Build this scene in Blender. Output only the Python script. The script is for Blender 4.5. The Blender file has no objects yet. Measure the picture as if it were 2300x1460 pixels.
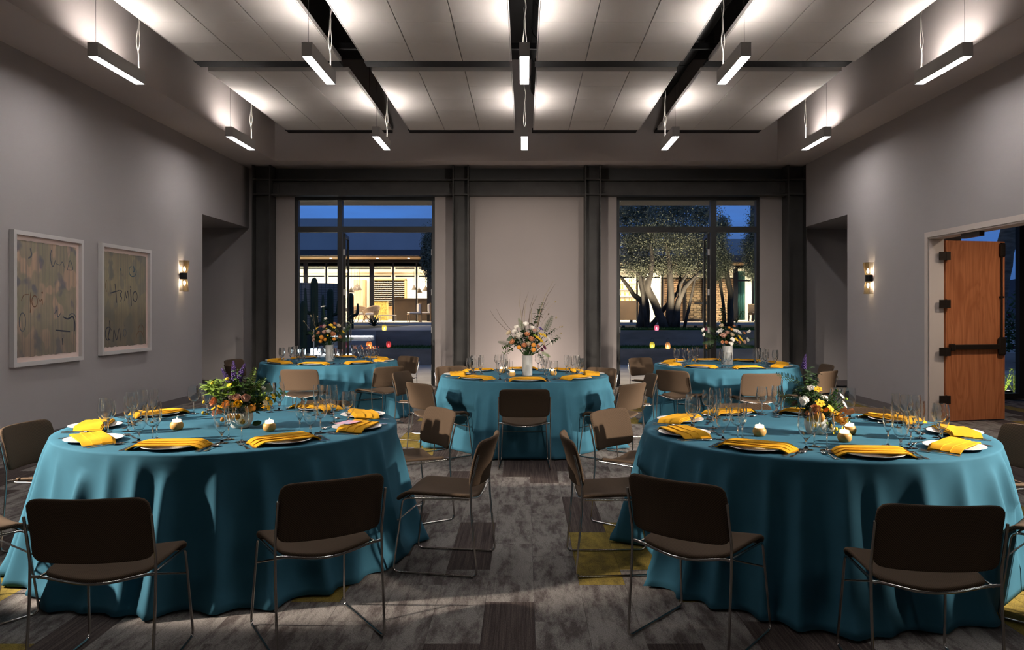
import bpy, math, random
from mathutils import Vector, Matrix, Euler
R = math.radians
sc = bpy.context.scene
col = sc.collection

# ---------------------------------------------------------------- camera
FPX = 1750.0
cam_d = bpy.data.cameras.new('camera')
cam = bpy.data.objects.new('camera', cam_d)
col.objects.link(cam)
cam.location = (0, 0, 1.5)
cam.rotation_euler = (R(90), 0, 0)
cam_d.sensor_fit = 'HORIZONTAL'
cam_d.sensor_width = 36.0
cam_d.lens = 36.0 * FPX / 2300.0
cam_d.shift_x = -28.0 / 2300.0
cam_d.shift_y = -34.0 / 2300.0
cam_d.clip_end = 400
sc.camera = cam

# ---------------------------------------------------------------- view
sc.view_settings.view_transform = 'Standard'
sc.view_settings.look = 'None'
sc.view_settings.gamma = 1.0
sc.view_settings.use_curve_mapping = False
sc.view_settings.exposure = 0.35
try:
    sc.cycles.sample_clamp_indirect = 4.0
    sc.cycles.caustics_reflective = False
    sc.cycles.caustics_refractive = False
    sc.cycles.max_bounces = 12
    sc.cycles.transmission_bounces = 12
    sc.cycles.transparent_max_bounces = 16
except Exception:
    pass

# ---------------------------------------------------------------- dusk sky
world = bpy.data.worlds.new('dusk_sky')
sc.world = world
world.use_nodes = True
wn, wl = world.node_tree.nodes, world.node_tree.links
wn.clear()
w_out = wn.new('ShaderNodeOutputWorld')
w_bg = wn.new('ShaderNodeBackground')
w_tc = wn.new('ShaderNodeTexCoord')
w_sep = wn.new('ShaderNodeSeparateXYZ')
w_ramp = wn.new('ShaderNodeValToRGB')
w_noise = wn.new('ShaderNodeTexNoise')
w_map = wn.new('ShaderNodeMapping')
w_mix = wn.new('ShaderNodeMixRGB')
wl.new(w_tc.outputs['Generated'], w_sep.inputs[0])
wl.new(w_sep.outputs['Z'], w_ramp.inputs['Fac'])
e = w_ramp.color_ramp.elements
e[0].position = 0.0; e[0].color = (0.022, 0.050, 0.135, 1)
e[1].position = 0.6; e[1].color = (0.080, 0.120, 0.22, 1)
k = e.new(0.14); k.color = (0.050, 0.150, 0.46, 1)
wl.new(w_tc.outputs['Generated'], w_map.inputs['Vector'])
w_map.inputs['Scale'].default_value = (3.0, 3.0, 16.0)
wl.new(w_map.outputs[0], w_noise.inputs['Vector'])
w_noise.inputs['Scale'].default_value = 1.6
w_noise.inputs['Detail'].default_value = 5
w_cr = wn.new('ShaderNodeValToRGB')
w_cr.color_ramp.elements[0].position = 0.45; w_cr.color_ramp.elements[0].color = (0, 0, 0, 1)
w_cr.color_ramp.elements[1].position = 0.75; w_cr.color_ramp.elements[1].color = (0.7, 0.7, 0.7, 1)
wl.new(w_noise.outputs['Fac'], w_cr.inputs['Fac'])
wl.new(w_cr.outputs['Color'], w_mix.inputs['Fac'])
wl.new(w_ramp.outputs['Color'], w_mix.inputs['Color1'])
w_mix.inputs['Color2'].default_value = (0.045, 0.075, 0.17, 1)
wl.new(w_mix.outputs['Color'], w_bg.inputs['Color'])
w_bg.inputs['Strength'].default_value = 1.3
wl.new(w_bg.outputs[0], w_out.inputs[0])

# ---------------------------------------------------------------- the room's event spotlights (left and right of the camera)
def spot(name, loc, target, energy, angle, color, size=0.06, blend=0.35):
    d = bpy.data.lights.new(name, 'SPOT')
    d.energy = energy; d.spot_size = R(angle); d.spot_blend = blend
    d.color = color; d.shadow_soft_size = size
    o = bpy.data.objects.new(name, d)
    col.objects.link(o)
    o.location = loc
    o.rotation_euler = (Vector(target) - Vector(loc)).to_track_quat('-Z', 'Y').to_euler()
    return o

WARM = (1.0, 0.88, 0.75)
for sx, y1, y2 in ((-1, 5.8, 1.9), (1, 5.6, 1.7)):
    spot('event_spotlight', (sx * 5.15, y1 - 2.1, 2.6), (sx * 1.8, 4.85, 0.30), 1650, 34, WARM, 0.06, 0.3)
    spot('event_spotlight', (sx * 5.15, y1, 1.95), (sx * 1.0, y1 + 4.6, -0.85), 1700, 46, WARM, 0.06, 0.4)
    spot('event_spotlight', (sx * 4.7, y2, 2.15), (sx * 0.7, 11.0, 0.95), 1300, 33, WARM, 0.06, 0.5)

# ---------------------------------------------------------------- helpers
def tag(o, label=None, cat=None, group=None, kind=None):
    if label: o['label'] = label
    if cat: o['category'] = cat
    if group: o['group'] = group
    if kind: o['kind'] = kind
    return o

def empty(name, loc=(0, 0, 0), rz=0.0, parent=None):
    o = bpy.data.objects.new(name, None)
    col.objects.link(o)
    o.location = loc
    o.rotation_euler = (0, 0, rz)
    o.empty_display_size = 0.05
    if parent: o.parent = parent
    return o

def at(px, py, Y):
    return Vector(((px - 1178.0) * Y / FPX, Y, 1.5 + (696.0 - py) * Y / FPX))

def copy_tree(o, parent=None):
    kids = KIDS.get(o.name, [])
    c = o.copy()
    col.objects.link(c)
    if parent is not None: c.parent = parent
    KIDS[c.name] = []
    for ch in kids:
        KIDS[c.name].append(copy_tree(ch, c))
    return c
KIDS = {}

class MB:
    """collects geometry and links it as one mesh object"""
    def __init__(s):
        s.v = []; s.f = []; s.mi = []
    def add(s, v, f):
        n = len(s.v)
        s.v += [tuple(p) for p in v]
        s.f += [tuple(i + n for i in q) for q in f]
        return s
    def box(s, a, b, M=None):
        (x0, y0, z0), (x1, y1, z1) = a, b
        v = [Vector(p) for p in ((x0, y0, z0), (x1, y0, z0), (x1, y1, z0), (x0, y1, z0), (x0, y0, z1), (x1, y0, z1), (x1, y1, z1), (x0, y1, z1))]
        if M: v = [M @ p for p in v]
        return s.add(v, [(0, 3, 2, 1), (4, 5, 6, 7), (0, 1, 5, 4), (1, 2, 6, 5), (2, 3, 7, 6), (3, 0, 4, 7)])
    def cbox(s, a, b, c=0.004):
        """box with chamfered vertical and top edges"""
        (x0, y0, z0), (x1, y1, z1) = a, b
        def ring(i, z): return [(x0 + i, y0 + c, z), (x0 + c, y0 + i, z), (x1 - c, y0 + i, z), (x1 - i, y0 + c, z), (x1 - i, y1 - c, z), (x1 - c, y1 - i, z), (x0 + c, y1 - i, z), (x0 + i, y1 - c, z)]
        rings = [ring(c, z0), ring(0, z0 + c), ring(0, z1 - c), ring(c, z1)]
        v = [p for r in rings for p in r]
        f = [tuple(reversed(range(8))), tuple(range(24, 32))]
        for k in range(3):
            for i in range(8):
                j = (i + 1) % 8
                f.append((k * 8 + i, k * 8 + j, k * 8 + 8 + j, k * 8 + 8 + i))
        return s.add(v, f)
    def lathe(s, prof, n=24, c=(0, 0, 0), M=None, capb=False, capt=False):
        v = []; f = []
        m = len(prof)
        for (r, z) in prof:
            for i in range(n):
                a = 2 * math.pi * i / n
                v.append(Vector((c[0] + r * math.cos(a), c[1] + r * math.sin(a), c[2] + z)))
        for k in range(m - 1):
            for i in range(n):
                j = (i + 1) % n
                f.append((k * n + i, k * n + j, (k + 1) * n + j, (k + 1) * n + i))
        if capb: f.append(tuple(reversed(range(n))))
        if capt: f.append(tuple(range((m - 1) * n, m * n)))
        if M: v = [M @ p for p in v]
        return s.add(v, f)
    def tube(s, pts, r, n=8, cap=True, close=False):
        pts = [Vector(p) for p in pts]
        rr = r if isinstance(r, (list, tuple)) else [r] * len(pts)
        v = []; f = []
        m = len(pts)
        up = None
        for k in range(m):
            if k == 0: t = pts[1] - pts[0]
            elif k == m - 1: t = pts[-1] - pts[-2]
            else: t = (pts[k + 1] - pts[k]).normalized() + (pts[k] - pts[k - 1]).normalized()
            if t.length < 1e-9: t = Vector((0, 0, 1))
            t.normalize()
            if up is None:
                up = Vector((0, 0, 1)) if abs(t.z) < 0.9 else Vector((1, 0, 0))
            x = up - t * up.dot(t)
            if x.length < 1e-6:
                x = t.orthogonal()
            x.normalize(); up = x
            y = t.cross(x)
            for i in range(n):
                a = 2 * math.pi * i / n
                v.append(pts[k] + (x * math.cos(a) + y * math.sin(a)) * rr[k])
        for k in range(m - 1):
            for i in range(n):
                j = (i + 1) % n
                f.append((k * n + i, k * n + j, (k + 1) * n + j, (k + 1) * n + i))
        if cap:
            f.append(tuple(reversed(range(n)))); f.append(tuple(range((m - 1) * n, m * n)))
        return s.add(v, f)
    def grid(s, fn, nu, nv, closeu=False):
        """fn(u,v)->point, u,v in 0..1"""
        v = []; f = []
        cu = nu if closeu else nu + 1
        for j in range(nv + 1):
            for i in range(cu):
                v.append(Vector(fn(i / nu, j / nv)))
        for j in range(nv):
            for i in range(nu):
                i2 = (i + 1) % cu if closeu else i + 1
                f.append((j * cu + i, j * cu + i2, (j + 1) * cu + i2, (j + 1) * cu + i))
        return s.add(v, f)
    def shell(s, fn, nu, nv, th):
        """closed thin shell around fn(u,v) with thickness vector fn normal (numeric)"""
        P = [[Vector(fn(i / nu, j / nv)) for i in range(nu + 1)] for j in range(nv + 1)]
        def nrm(i, j):
            a = P[j][min(i + 1, nu)] - P[j][max(i - 1, 0)]
            b = P[min(j + 1, nv)][i] - P[max(j - 1, 0)][i]
            c = a.cross(b)
            return c.normalized() if c.length > 1e-12 else Vector((0, 0, 1))
        v = []; f = []
        w = nu + 1
        for j in range(nv + 1):
            for i in range(w): v.append(P[j][i] + nrm(i, j) * th * 0.5)
        off = len(v)
        for j in range(nv + 1):
            for i in range(w): v.append(P[j][i] - nrm(i, j) * th * 0.5)
        for j in range(nv):
            for i in range(nu):
                q = (j * w + i, j * w + i + 1, (j + 1) * w + i + 1, (j + 1) * w + i)
                f.append(q); f.append(tuple(off + k for k in reversed(q)))
        edge = [i for i in range(w)] + [j * w + nu for j in range(1, nv + 1)] + [nv * w + i for i in range(nu - 1, -1, -1)] + [j * w for j in range(nv - 1, 0, -1)]
        for a, b in zip(edge, edge[1:] + edge[:1]):
            f.append((b, a, off + a, off + b))
        return s.add(v, f)
    def sphere(s, c, r, n=10, m=6, sc_=(1, 1, 1), M=None):
        prof = []
        v = []; f = []
        for k in range(m + 1):
            ph = math.pi * k / m
            for i in range(n):
                a = 2 * math.pi * i / n
                p = Vector((r * sc_[0] * math.sin(ph) * math.cos(a), r * sc_[1] * math.sin(ph) * math.sin(a), -r * sc_[2] * math.cos(ph)))
                if M: p = M @ p
                v.append(p + Vector(c))
        for k in range(m):
            for i in range(n):
                j = (i + 1) % n
                f.append((k * n + i, k * n + j, (k + 1) * n + j, (k + 1) * n + i))
        return s.add(v, f)
    def mesh(s, name, smooth=False):
        me = bpy.data.meshes.new(name)
        me.from_pydata(s.v, [], s.f)
        me.validate()
        if smooth:
            me.polygons.foreach_set('use_smooth', [True] * len(me.polygons))
        me.update()
        return me
    def build(s, name, mat, parent=None, smooth=False, loc=None, sharp=None):
        me = s.mesh(name, smooth)
        if smooth and sharp is not None:
            try: me.set_sharp_from_angle(angle=R(sharp))
            except Exception: pass
        return link(name, me, mat, parent, loc)

def link(name, me, mat, parent=None, loc=None):
    if not me.materials: me.materials.append(mat)
    o = bpy.data.objects.new(name, me)
    col.objects.link(o)
    if loc is not None: o.location = loc
    if parent is not None:
        o.parent = parent
        KIDS.setdefault(parent.name, []).append(o)
    return o

def struct(o):
    o['kind'] = 'structure'
    return o

def arc(p0, p1, p2, r, n=5):
    """fillet points replacing corner p1"""
    p0, p1, p2 = Vector(p0), Vector(p1), Vector(p2)
    a = (p0 - p1).normalized(); b = (p2 - p1).normalized()
    d = min(r, (p0 - p1).length * 0.45, (p2 - p1).length * 0.45)
    A = p1 + a * d; B = p1 + b * d
    return [A * (1 - t) ** 2 + p1 * 2 * t * (1 - t) + B * t * t for t in [i / n for i in range(n + 1)]]

def fillet(pts, r, n=5):
    out = [Vector(pts[0])]
    for a, b, c in zip(pts, pts[1:], pts[2:]): out += arc(a, b, c, r, n)
    out.append(Vector(pts[-1]))
    return out

def beveled(o, w=0.004, seg=2):
    m = o.modifiers.new('bevel', 'BEVEL')
    m.width = w; m.segments = seg; m.limit_method = 'ANGLE'
    return o

# ---------------------------------------------------------------- materials
def mat(name, base=(0.5, 0.5, 0.5), rough=0.6, metal=0.0, emit=None, estr=0.0, spec=0.5, trans=0.0, ior=1.45, sheen=0.0, coat=0.0, sub=0.0):
    m = bpy.data.materials.new(name)
    m.use_nodes = True
    b = m.node_tree.nodes['Principled BSDF']
    b.inputs['Base Color'].default_value = (*base, 1)
    b.inputs['Roughness'].default_value = rough
    b.inputs['Metallic'].default_value = metal
    b.inputs['Specular IOR Level'].default_value = spec
    b.inputs['Transmission Weight'].default_value = trans
    b.inputs['IOR'].default_value = ior
    b.inputs['Sheen Weight'].default_value = sheen
    b.inputs['Coat Weight'].default_value = coat
    if emit:
        b.inputs['Emission Color'].default_value = (*emit, 1)
        b.inputs['Emission Strength'].default_value = estr
    return m

def noisy(m, scale=(4, 4, 4), amount=0.25, detail=4, bump=0.0, bscale=200.0, coords='Object', col2=None, contrast=(0.35, 0.65), rand=0.0):
    """noise colour variation and fine relief on a Principled material"""
    nt = m.node_tree; n = nt.nodes; l = nt.links
    b = n['Principled BSDF']
    base = b.inputs['Base Color'].default_value[:]
    tc = n.new('ShaderNodeTexCoord'); mp = n.new('ShaderNodeMapping')
    mp.inputs['Scale'].default_value = scale
    l.new(tc.outputs[coords], mp.inputs['Vector'])
    nz = n.new('ShaderNodeTexNoise'); nz.inputs['Scale'].default_value = 1.0; nz.inputs['Detail'].default_value = detail
    vec = mp.outputs[0]
    if rand:
        oi = n.new('ShaderNodeObjectInfo'); ad = n.new('ShaderNodeVectorMath'); ad.operation = 'ADD'
        ml = n.new('ShaderNodeMath'); ml.operation = 'MULTIPLY'; ml.inputs[1].default_value = rand
        l.new(oi.outputs['Random'], ml.inputs[0]); l.new(mp.outputs[0], ad.inputs[0]); l.new(ml.outputs[0], ad.inputs[1])
        vec = ad.outputs[0]
    l.new(vec, nz.inputs['Vector'])
    rp = n.new('ShaderNodeValToRGB')
    rp.color_ramp.elements[0].position = contrast[0]; rp.color_ramp.elements[1].position = contrast[1]
    c2 = col2 if col2 else tuple(c * (1 - amount) for c in base[:3])
    rp.color_ramp.elements[0].color = (*c2[:3], 1); rp.color_ramp.elements[1].color = base
    l.new(nz.outputs['Fac'], rp.inputs['Fac'])
    l.new(rp.outputs['Color'], b.inputs['Base Color'])
    if bump:
        nb = n.new('ShaderNodeTexNoise'); nb.inputs['Scale'].default_value = bscale; nb.inputs['Detail'].default_value = 2
        l.new(tc.outputs[coords], nb.inputs['Vector'])
        bp = n.new('ShaderNodeBump'); bp.inputs['Strength'].default_value = bump; bp.inputs['Distance'].default_value = 0.002
        l.new(nb.outputs['Fac'], bp.inputs['Height']); l.new(bp.outputs[0], b.inputs['Normal'])
    return m

def emission(name, color, strength):
    m = bpy.data.materials.new(name); m.use_nodes = True
    n = m.node_tree.nodes; n.clear()
    o = n.new('ShaderNodeOutputMaterial'); em = n.new('ShaderNodeEmission')
    em.inputs[0].default_value = (*color, 1); em.inputs[1].default_value = strength
    m.node_tree.links.new(em.outputs[0], o.inputs[0])
    return m

def thin_glass(name, tint=(1, 1, 1), edge=(0.75, 0.78, 0.8), f0=0.05, rough=0.0, gain=0.9, power=2.5):
    """thin-walled clear glass: transparent, glossier towards grazing angles"""
    m = bpy.data.materials.new(name); m.use_nodes = True
    nt = m.node_tree; n = nt.nodes; l = nt.links; n.clear()
    out = n.new('ShaderNodeOutputMaterial'); mix = n.new('ShaderNodeMixShader')
    tr = n.new('ShaderNodeBsdfTransparent'); gl = n.new('ShaderNodeBsdfGlossy')
    lw = n.new('ShaderNodeLayerWeight'); lw.inputs['Blend'].default_value = 0.35
    gl.inputs['Roughness'].default_value = rough
    mc = n.new('ShaderNodeMixRGB'); mc.inputs['Color1'].default_value = (*tint, 1); mc.inputs['Color2'].default_value = (*edge, 1)
    pw = n.new('ShaderNodeMath'); pw.operation = 'POWER'; pw.inputs[1].default_value = power
    l.new(lw.outputs['Facing'], pw.inputs[0]); l.new(pw.outputs[0], mc.inputs['Fac']); l.new(mc.outputs[0], tr.inputs[0])
    ma = n.new('ShaderNodeMath'); ma.operation = 'MULTIPLY_ADD'; ma.use_clamp = True
    ma.inputs[1].default_value = gain; ma.inputs[2].default_value = f0
    l.new(pw.outputs[0], ma.inputs[0]); l.new(ma.outputs[0], mix.inputs[0])
    l.new(tr.outputs[0], mix.inputs[1]); l.new(gl.outputs[0], mix.inputs[2]); l.new(mix.outputs[0], out.inputs[0])
    return m

M = {}
M['wall'] = noisy(mat('painted_wall', (0.42, 0.385, 0.38), 0.85, spec=0.2), (0.6, 0.6, 0.6), 0.06, 2, 0.08, 120)
M['wall_dark'] = mat('dark_grey_paint', (0.085, 0.087, 0.088), 0.8, spec=0.2)
M['soffit'] = noisy(mat('soffit_paint', (0.56, 0.50, 0.485), 0.85, spec=0.2), (0.6, 0.6, 0.6), 0.05, 2)
M['white_panel'] = noisy(mat('white_wall_panel', (0.36, 0.318, 0.305), 0.8, spec=0.2), (0.8, 0.8, 0.8), 0.05, 2)
M['steel_dark'] = noisy(mat('dark_painted_steel', (0.045, 0.042, 0.040), 0.55), (3, 3, 3), 0.3, 3)
M['black'] = mat('black_paint', (0.008, 0.008, 0.009), 0.7, spec=0.3)
M['plenum'] = noisy(mat('black_plenum', (0.012, 0.012, 0.012), 0.5), (5, 5, 5), 0.5, 4, 0.6, 8)
M['frame_black'] = mat('black_aluminium', (0.010, 0.010, 0.011), 0.4, spec=0.5)
M['tile'] = noisy(mat('acoustic_tile', (0.64, 0.60, 0.575), 0.9, spec=0.1), (2, 2, 2), 0.04, 2, 0.05, 400)
M['tile_edge'] = mat('panel_edge_white', (0.55, 0.52, 0.50), 0.7)
M['pendant'] = mat('silver_grey_metal', (0.50, 0.485, 0.475), 0.5)
M['diffuser'] = emission('lit_diffuser', (1.0, 0.97, 0.95), 50.0)
M['uplight'] = emission('lit_uplight', (1.0, 0.93, 0.86), 56.0)
M['wire'] = mat('steel_wire', (0.06, 0.06, 0.06), 0.4, metal=0.5)
M['cable'] = mat('white_cable', (0.70, 0.66, 0.60), 0.5)
M['baseboard'] = mat('mauve_vinyl_baseboard', (0.155, 0.135, 0.135), 0.6)
M['chrome'] = mat('chrome_rod', (0.50, 0.47, 0.44), 0.16, metal=1.0)
M['glass_pane'] = thin_glass('window_glass', (0.92, 0.95, 0.95), (0.6, 0.65, 0.65), 0.0003, 0.0, 0.5, 5.0)
M['glass_thin'] = thin_glass('clear_glass_bowl', (0.97, 0.985, 0.985), (0.42, 0.45, 0.46), 0.055, 0.02, 0.85)
M['glass_solid'] = mat('clear_glass', (0.985, 0.995, 0.995), 0.012, trans=1.0, ior=1.5)
M['porcelain'] = mat('white_porcelain', (0.80, 0.77, 0.74), 0.2, spec=0.6)
M['silver'] = mat('polished_silverware', (0.62, 0.58, 0.54), 0.18, metal=1.0)
# ================================================================ ROOM SHELL
XL, XR, YB = -5.45, 5.42, 15.42      # inner faces of left wall, right wall, back wall
ZS, ZP = 4.30, 6.20                  # soffit underside, plenum
YA = 13.18                           # the side alcoves start here
ZA = 3.12                            # alcove head height

# ---- carpet: planks as pieces, the far ones joined
def carpet_mat(name, base, dark, kind):
    m = mat(name, base, 0.95, spec=0.1)
    nt = m.node_tree; n = nt.nodes; l = nt.links; b = n['Principled BSDF']
    tc = n.new('ShaderNodeTexCoord'); mp = n.new('ShaderNodeMapping')
    geo = n.new('ShaderNodeNewGeometry')
    l.new(geo.outputs['Position'], mp.inputs['Vector'])
    mp.inputs['Scale'].default_value = {'grey': (9, 2.4, 1), 'brown': (75, 1.2, 1), 'mustard': (9, 5, 1)}[kind]
    nz = n.new('ShaderNodeTexNoise'); nz.inputs['Scale'].default_value = 1.3; nz.inputs['Detail'].default_value = 9; nz.inputs['Roughness'].default_value = 0.72
    oi = n.new('ShaderNodeObjectInfo'); ad = n.new('ShaderNodeVectorMath'); ad.operation = 'ADD'
    ml = n.new('ShaderNodeMath'); ml.operation = 'MULTIPLY'; ml.inputs[1].default_value = 37.0
    l.new(oi.outputs['Random'], ml.inputs[0]); l.new(mp.outputs[0], ad.inputs[0]); l.new(ml.outputs[0], ad.inputs[1])
    l.new(ad.outputs[0], nz.inputs['Vector'])
    rp = n.new('ShaderNodeValToRGB'); es = rp.color_ramp.elements
    lo, hi = {'grey': (0.40, 0.56), 'brown': (0.40, 0.62), 'mustard': (0.34, 0.60)}[kind]
    es[0].position = lo; es[0].color = (*dark, 1); es[1].position = hi; es[1].color = (*base, 1)
    l.new(nz.outputs['Fac'], rp.inputs['Fac'])
    fz = n.new('ShaderNodeTexNoise'); fz.inputs['Scale'].default_value = 160; fz.inputs['Detail'].default_value = 3
    l.new(geo.outputs['Position'], fz.inputs['Vector'])
    mr = n.new('ShaderNodeMapRange'); mr.inputs['From Min'].default_value = 0.3; mr.inputs['From Max'].default_value = 0.7; mr.inputs['To Min'].default_value = 0.6; mr.inputs['To Max'].default_value = 1.35
    l.new(fz.outputs['Fac'], mr.inputs['Value'])
    mx = n.new('ShaderNodeMixRGB'); mx.blend_type = 'MULTIPLY'; mx.inputs['Fac'].default_value = 1.0
    l.new(rp.outputs['Color'], mx.inputs['Color1']); l.new(mr.outputs[0], mx.inputs['Color2'])
    l.new(mx.outputs[0], b.inputs['Base Color'])
    bp = n.new('ShaderNodeBump'); bp.inputs['Strength'].default_value = 0.5; bp.inputs['Distance'].default_value = 0.004
    l.new(fz.outputs['Fac'], bp.inputs['Height']); l.new(bp.outputs[0], b.inputs['Normal'])
    return m
M['carpet_grey'] = carpet_mat('carpet_distressed_grey', (0.215, 0.195, 0.180), (0.085, 0.070, 0.066), 'grey')
M['carpet_brown'] = carpet_mat('carpet_dark_brown_stripe', (0.095, 0.074, 0.067), (0.042, 0.031, 0.029), 'brown')
M['carpet_mustard'] = carpet_mat('carpet_mustard', (0.250, 0.180, 0.040), (0.115, 0.085, 0.025), 'mustard')
cm = [M['carpet_grey'], M['carpet_brown'], M['carpet_mustard']]
fl = MB(); fl.box((XL - 2.0, -3.5, -0.10), (XR, YB + 0.25, -0.008)); fl.box((XR, -3.5, -0.10), (XR + 4.5, 13.4, -0.008))
floor = struct(fl.build('floor', M['black']))
rng = random.Random(11)
PW, PL = 0.25, 1.0
plank_me = []
for k in range(3):
    me = MB().box((-PW / 2 + .0008, -PL / 2 + .0008, -0.0085), (PW / 2 - .0008, PL / 2 - .0008, 0.0)).mesh('carpet_plank')
    me.materials.append(cm[k]); plank_me.append(me)
forced = {(-0.2, 3.6): 1, (0.1, 3.4): 0, (0.1, 2.9): 0, (0.1,4.0):0, (0.4, 4.6): 2, (0.65, 4.6): 2, (1.4, 3.6): 1, (1.15, 3.6): 1, (-1.25, 4.6): 2, (-1.0, 5.4): 1, (-0.75, 5.4): 1, (-0.5, 6.5): 1,
          (0.5, 5.6): 1, (0.9, 4.6): 2, (-1.1, 8.6): 2, (-1.35, 8.6): 2, (1.65, 10.5): 2, (1.3, 10.5): 2, (-3.0, 4.0): 2, (-1.5, 4.6): 2, (2.6, 3.9): 2}
cells = []
ix = 0
x = XL - 2.0 + PW / 2
while x < XR + 4.4:
    off = [0.0, 0.5, 0.25, 0.75][ix % 4]
    y = 1.0 + off
    while y < YB:
        if (x < XR - 0.05 or y < 12.8) and (x > XL or y > YA):
            cells.append([x, y, 1 if rng.random() < 0.20 else (2 if rng.random() < 0.07 else 0)])
        y += PL
    x += PW; ix += 1
for (fx, fy), kk in forced.items():
    c = min(cells, key=lambda c: (c[0] - fx) ** 2 + 0.3 * (c[1] - fy) ** 2)
    c[2] = kk
vis = sorted([c for c in cells if abs(c[0] + 0.1) < 0.66 * (c[1] + .5) + 0.15 and c[1] > 2.2 and c[0] < XR], key=lambda c: c[1])
near = vis[:298]
ns = set((c[0], c[1]) for c in near)
for c in near:
    link('carpet_plank', plank_me[c[2]], None, floor, (c[0], c[1], 0))
rest = MB(); rmi = []
for c in cells:
    if (c[0], c[1]) in ns: continue
    rest.box((c[0] - PW / 2 + .0008, c[1] - PL / 2 + .0008, -0.0085), (c[0] + PW / 2 - .0008, min(c[1] + PL / 2 - .0008, YB + 0.2), 0.0))
    rmi += [c[2]] * 6
me = rest.mesh('carpet_field')
for m_ in cm: me.materials.append(m_)
me.polygons.foreach_set('material_index', rmi)
o = link('carpet_field', me, None, floor); o['kind'] = 'stuff'

# ---- walls
w = MB()
w.box((XL - 0.2, -3.5, 0), (XL, YA, ZS + .02)); w.box((XL - 0.2, YA, ZA), (XL, YB, ZS + .02))
wl_ = struct(w.build('wall_left', M['wall']))
w = MB()
w.box((XL - 2.0, YA - 0.2, 0), (XL - 0.2, YA, ZA)); w.box((XL - 2.2, YA - 0.2, 0), (XL - 2.0, YB, ZA)); w.box((XL - 2.2, YA - 0.2, ZA), (XL - 0.2, YB, ZA + 0.15))
struct(w.build('wall_left_alcove', M['wall']))
# right wall with the doorway
DY0, DY1, DZ = 7.9, 10.46, 2.47
w = MB()
w.box((XR, -3.5, 0), (XR + 0.2, DY0, ZS + .02)); w.box((XR, DY1, 0), (XR + 0.2, YA - 0.1, ZS + .02)); w.box((XR, DY0, DZ), (XR + 0.2, DY1, ZS + .02)); w.box((XR, YA - 0.1, ZA - 0.02), (XR + 0.2, YB, ZS + .02))
struct(w.build('wall_right', M['wall']))
w = MB()
w.box((XR + 0.2, YA - 0.3, 0), (XR + 1.6, YA - 0.1, ZA)); w.box((XR + 1.6, YA - 0.3, 0), (XR + 1.8, YB, ZA)); w.box((XR + 0.2, YA - 0.3, ZA - .02), (XR + 1.8, YB, ZA + 0.15))
struct(w.build('wall_right_alcove', M['wall']))
w = MB(); w.box((XL - 0.2, -3.7, 0), (XR + 0.2, -3.5, ZP))
struct(w.build('wall_front', M['wall']))
# back wall: alcove ends, piers, strip above the beam
WX = [(-4.54, -1.77), (1.82, 4.65)]
WZ = 3.74
w = MB()
w.box((XL - 2.2, YB, 0), (-5.0, YB + 0.25, ZP)); w.box((5.15, YB, 0), (XR + 1.8, YB + 0.25, ZP))
struct(w.build('wall_back', M['wall']))
w = MB(); w.box((-5.0, YB, WZ), (5.15, YB + 0.25, ZP))
struct(w.build('wall_back_header', M['wall_dark']))
def pier(x0, x1):
    b = MB(); b.box((x0, YB - 0.04, 0), (x1, YB + 0.25, WZ))
    return struct(b.build('wall_back_pier', M['white_panel']))
for a, b_ in ((-5.0, WX[0][0]), (WX[0][1], WX[1][0]), (WX[1][1], 5.15)): pier(a, b_)

# ---- steel columns and beam along the back wall
def ibeam_v(x0, x1, y0, y1, z0, z1):
    b = MB(); t = 0.022
    b.box((x0, y0, z0), (x0 + t, y1, z1)); b.box((x1 - t, y0, z0), (x1, y1, z1)); b.box((x0 + t, (y0 + y1) / 2 - .012, z0), (x1 - t, (y0 + y1) / 2 + .012, z1))
    return b
for x0, x1 in ((-5.25, -4.90), (-1.385, -1.075), (1.165, 1.475), (5.08, 5.44)):
    c = struct(ibeam_v(x0, x1, 15.0, 15.36, 0, ZS - .005).build('steel_column', M['steel_dark']))
    for zz in (4.02, 3.73):
        MB().box((x0 + .022, 15.005, zz - .01), (x1 - .022, 15.17, zz + .01)).build('stiffener_plate', M['steel_dark'], c)
    MB().box((x0 - .03, 14.98, 0), (x1 + .03, 15.37, 0.025)).build('base_plate', M['steel_dark'], c)
prev = -5.45
for k, (x0, x1) in enumerate(((-4.90, -1.385), (-1.075, 1.165), (1.475, 5.08))):
    b = MB()
    b.box((x0, 15.06, 4.0), (x1, 15.34, 4.022)); b.box((x0, 15.06, 3.72), (x1, 15.34, 3.742)); b.box((x0, 15.19, 3.742), (x1, 15.21, 4.0))
    bm = struct(b.build('steel_beam', M['steel_dark']))
    for s, xx in ((1, x0), (-1, x1)):
        MB().box((min(xx, xx + s * .12), 15.175, 3.78), (max(xx, xx + s * .12), 15.19, 3.96)).build('shear_plate', M['steel_dark'], bm)
        for zz in (3.82, 3.87, 3.92):
            MB().lathe([(.0, .012), (.012, .012), (.012, 0)], 6, M=Matrix.Translation((xx + s * .07, 15.175, zz)) @ Matrix.Rotation(R(90), 4, 'X')).build('bolt', M['steel_dark'], bm)

# ---- soffit ring and plenum
SXL, SXR, SYB = -4.69, 4.75, 14.63
struct(MB().box((XL - .2, -3.5, ZS), (SXL, YB, ZP)).build('ceiling_soffit_left', M['soffit']))
struct(MB().box((SXR, -3.5, ZS), (XR + .2, YB, ZP)).build('ceiling_soffit_right', M['soffit']))
struct(MB().box((SXL, SYB, ZS), (SXR, YB, ZP)).build('ceiling_soffit_back', M['soffit']))
struct(MB().box((XL - .2, -3.7, ZP), (XR + .2, YB + .25, ZP + .15)).build('ceiling', M['plenum']))
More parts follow.
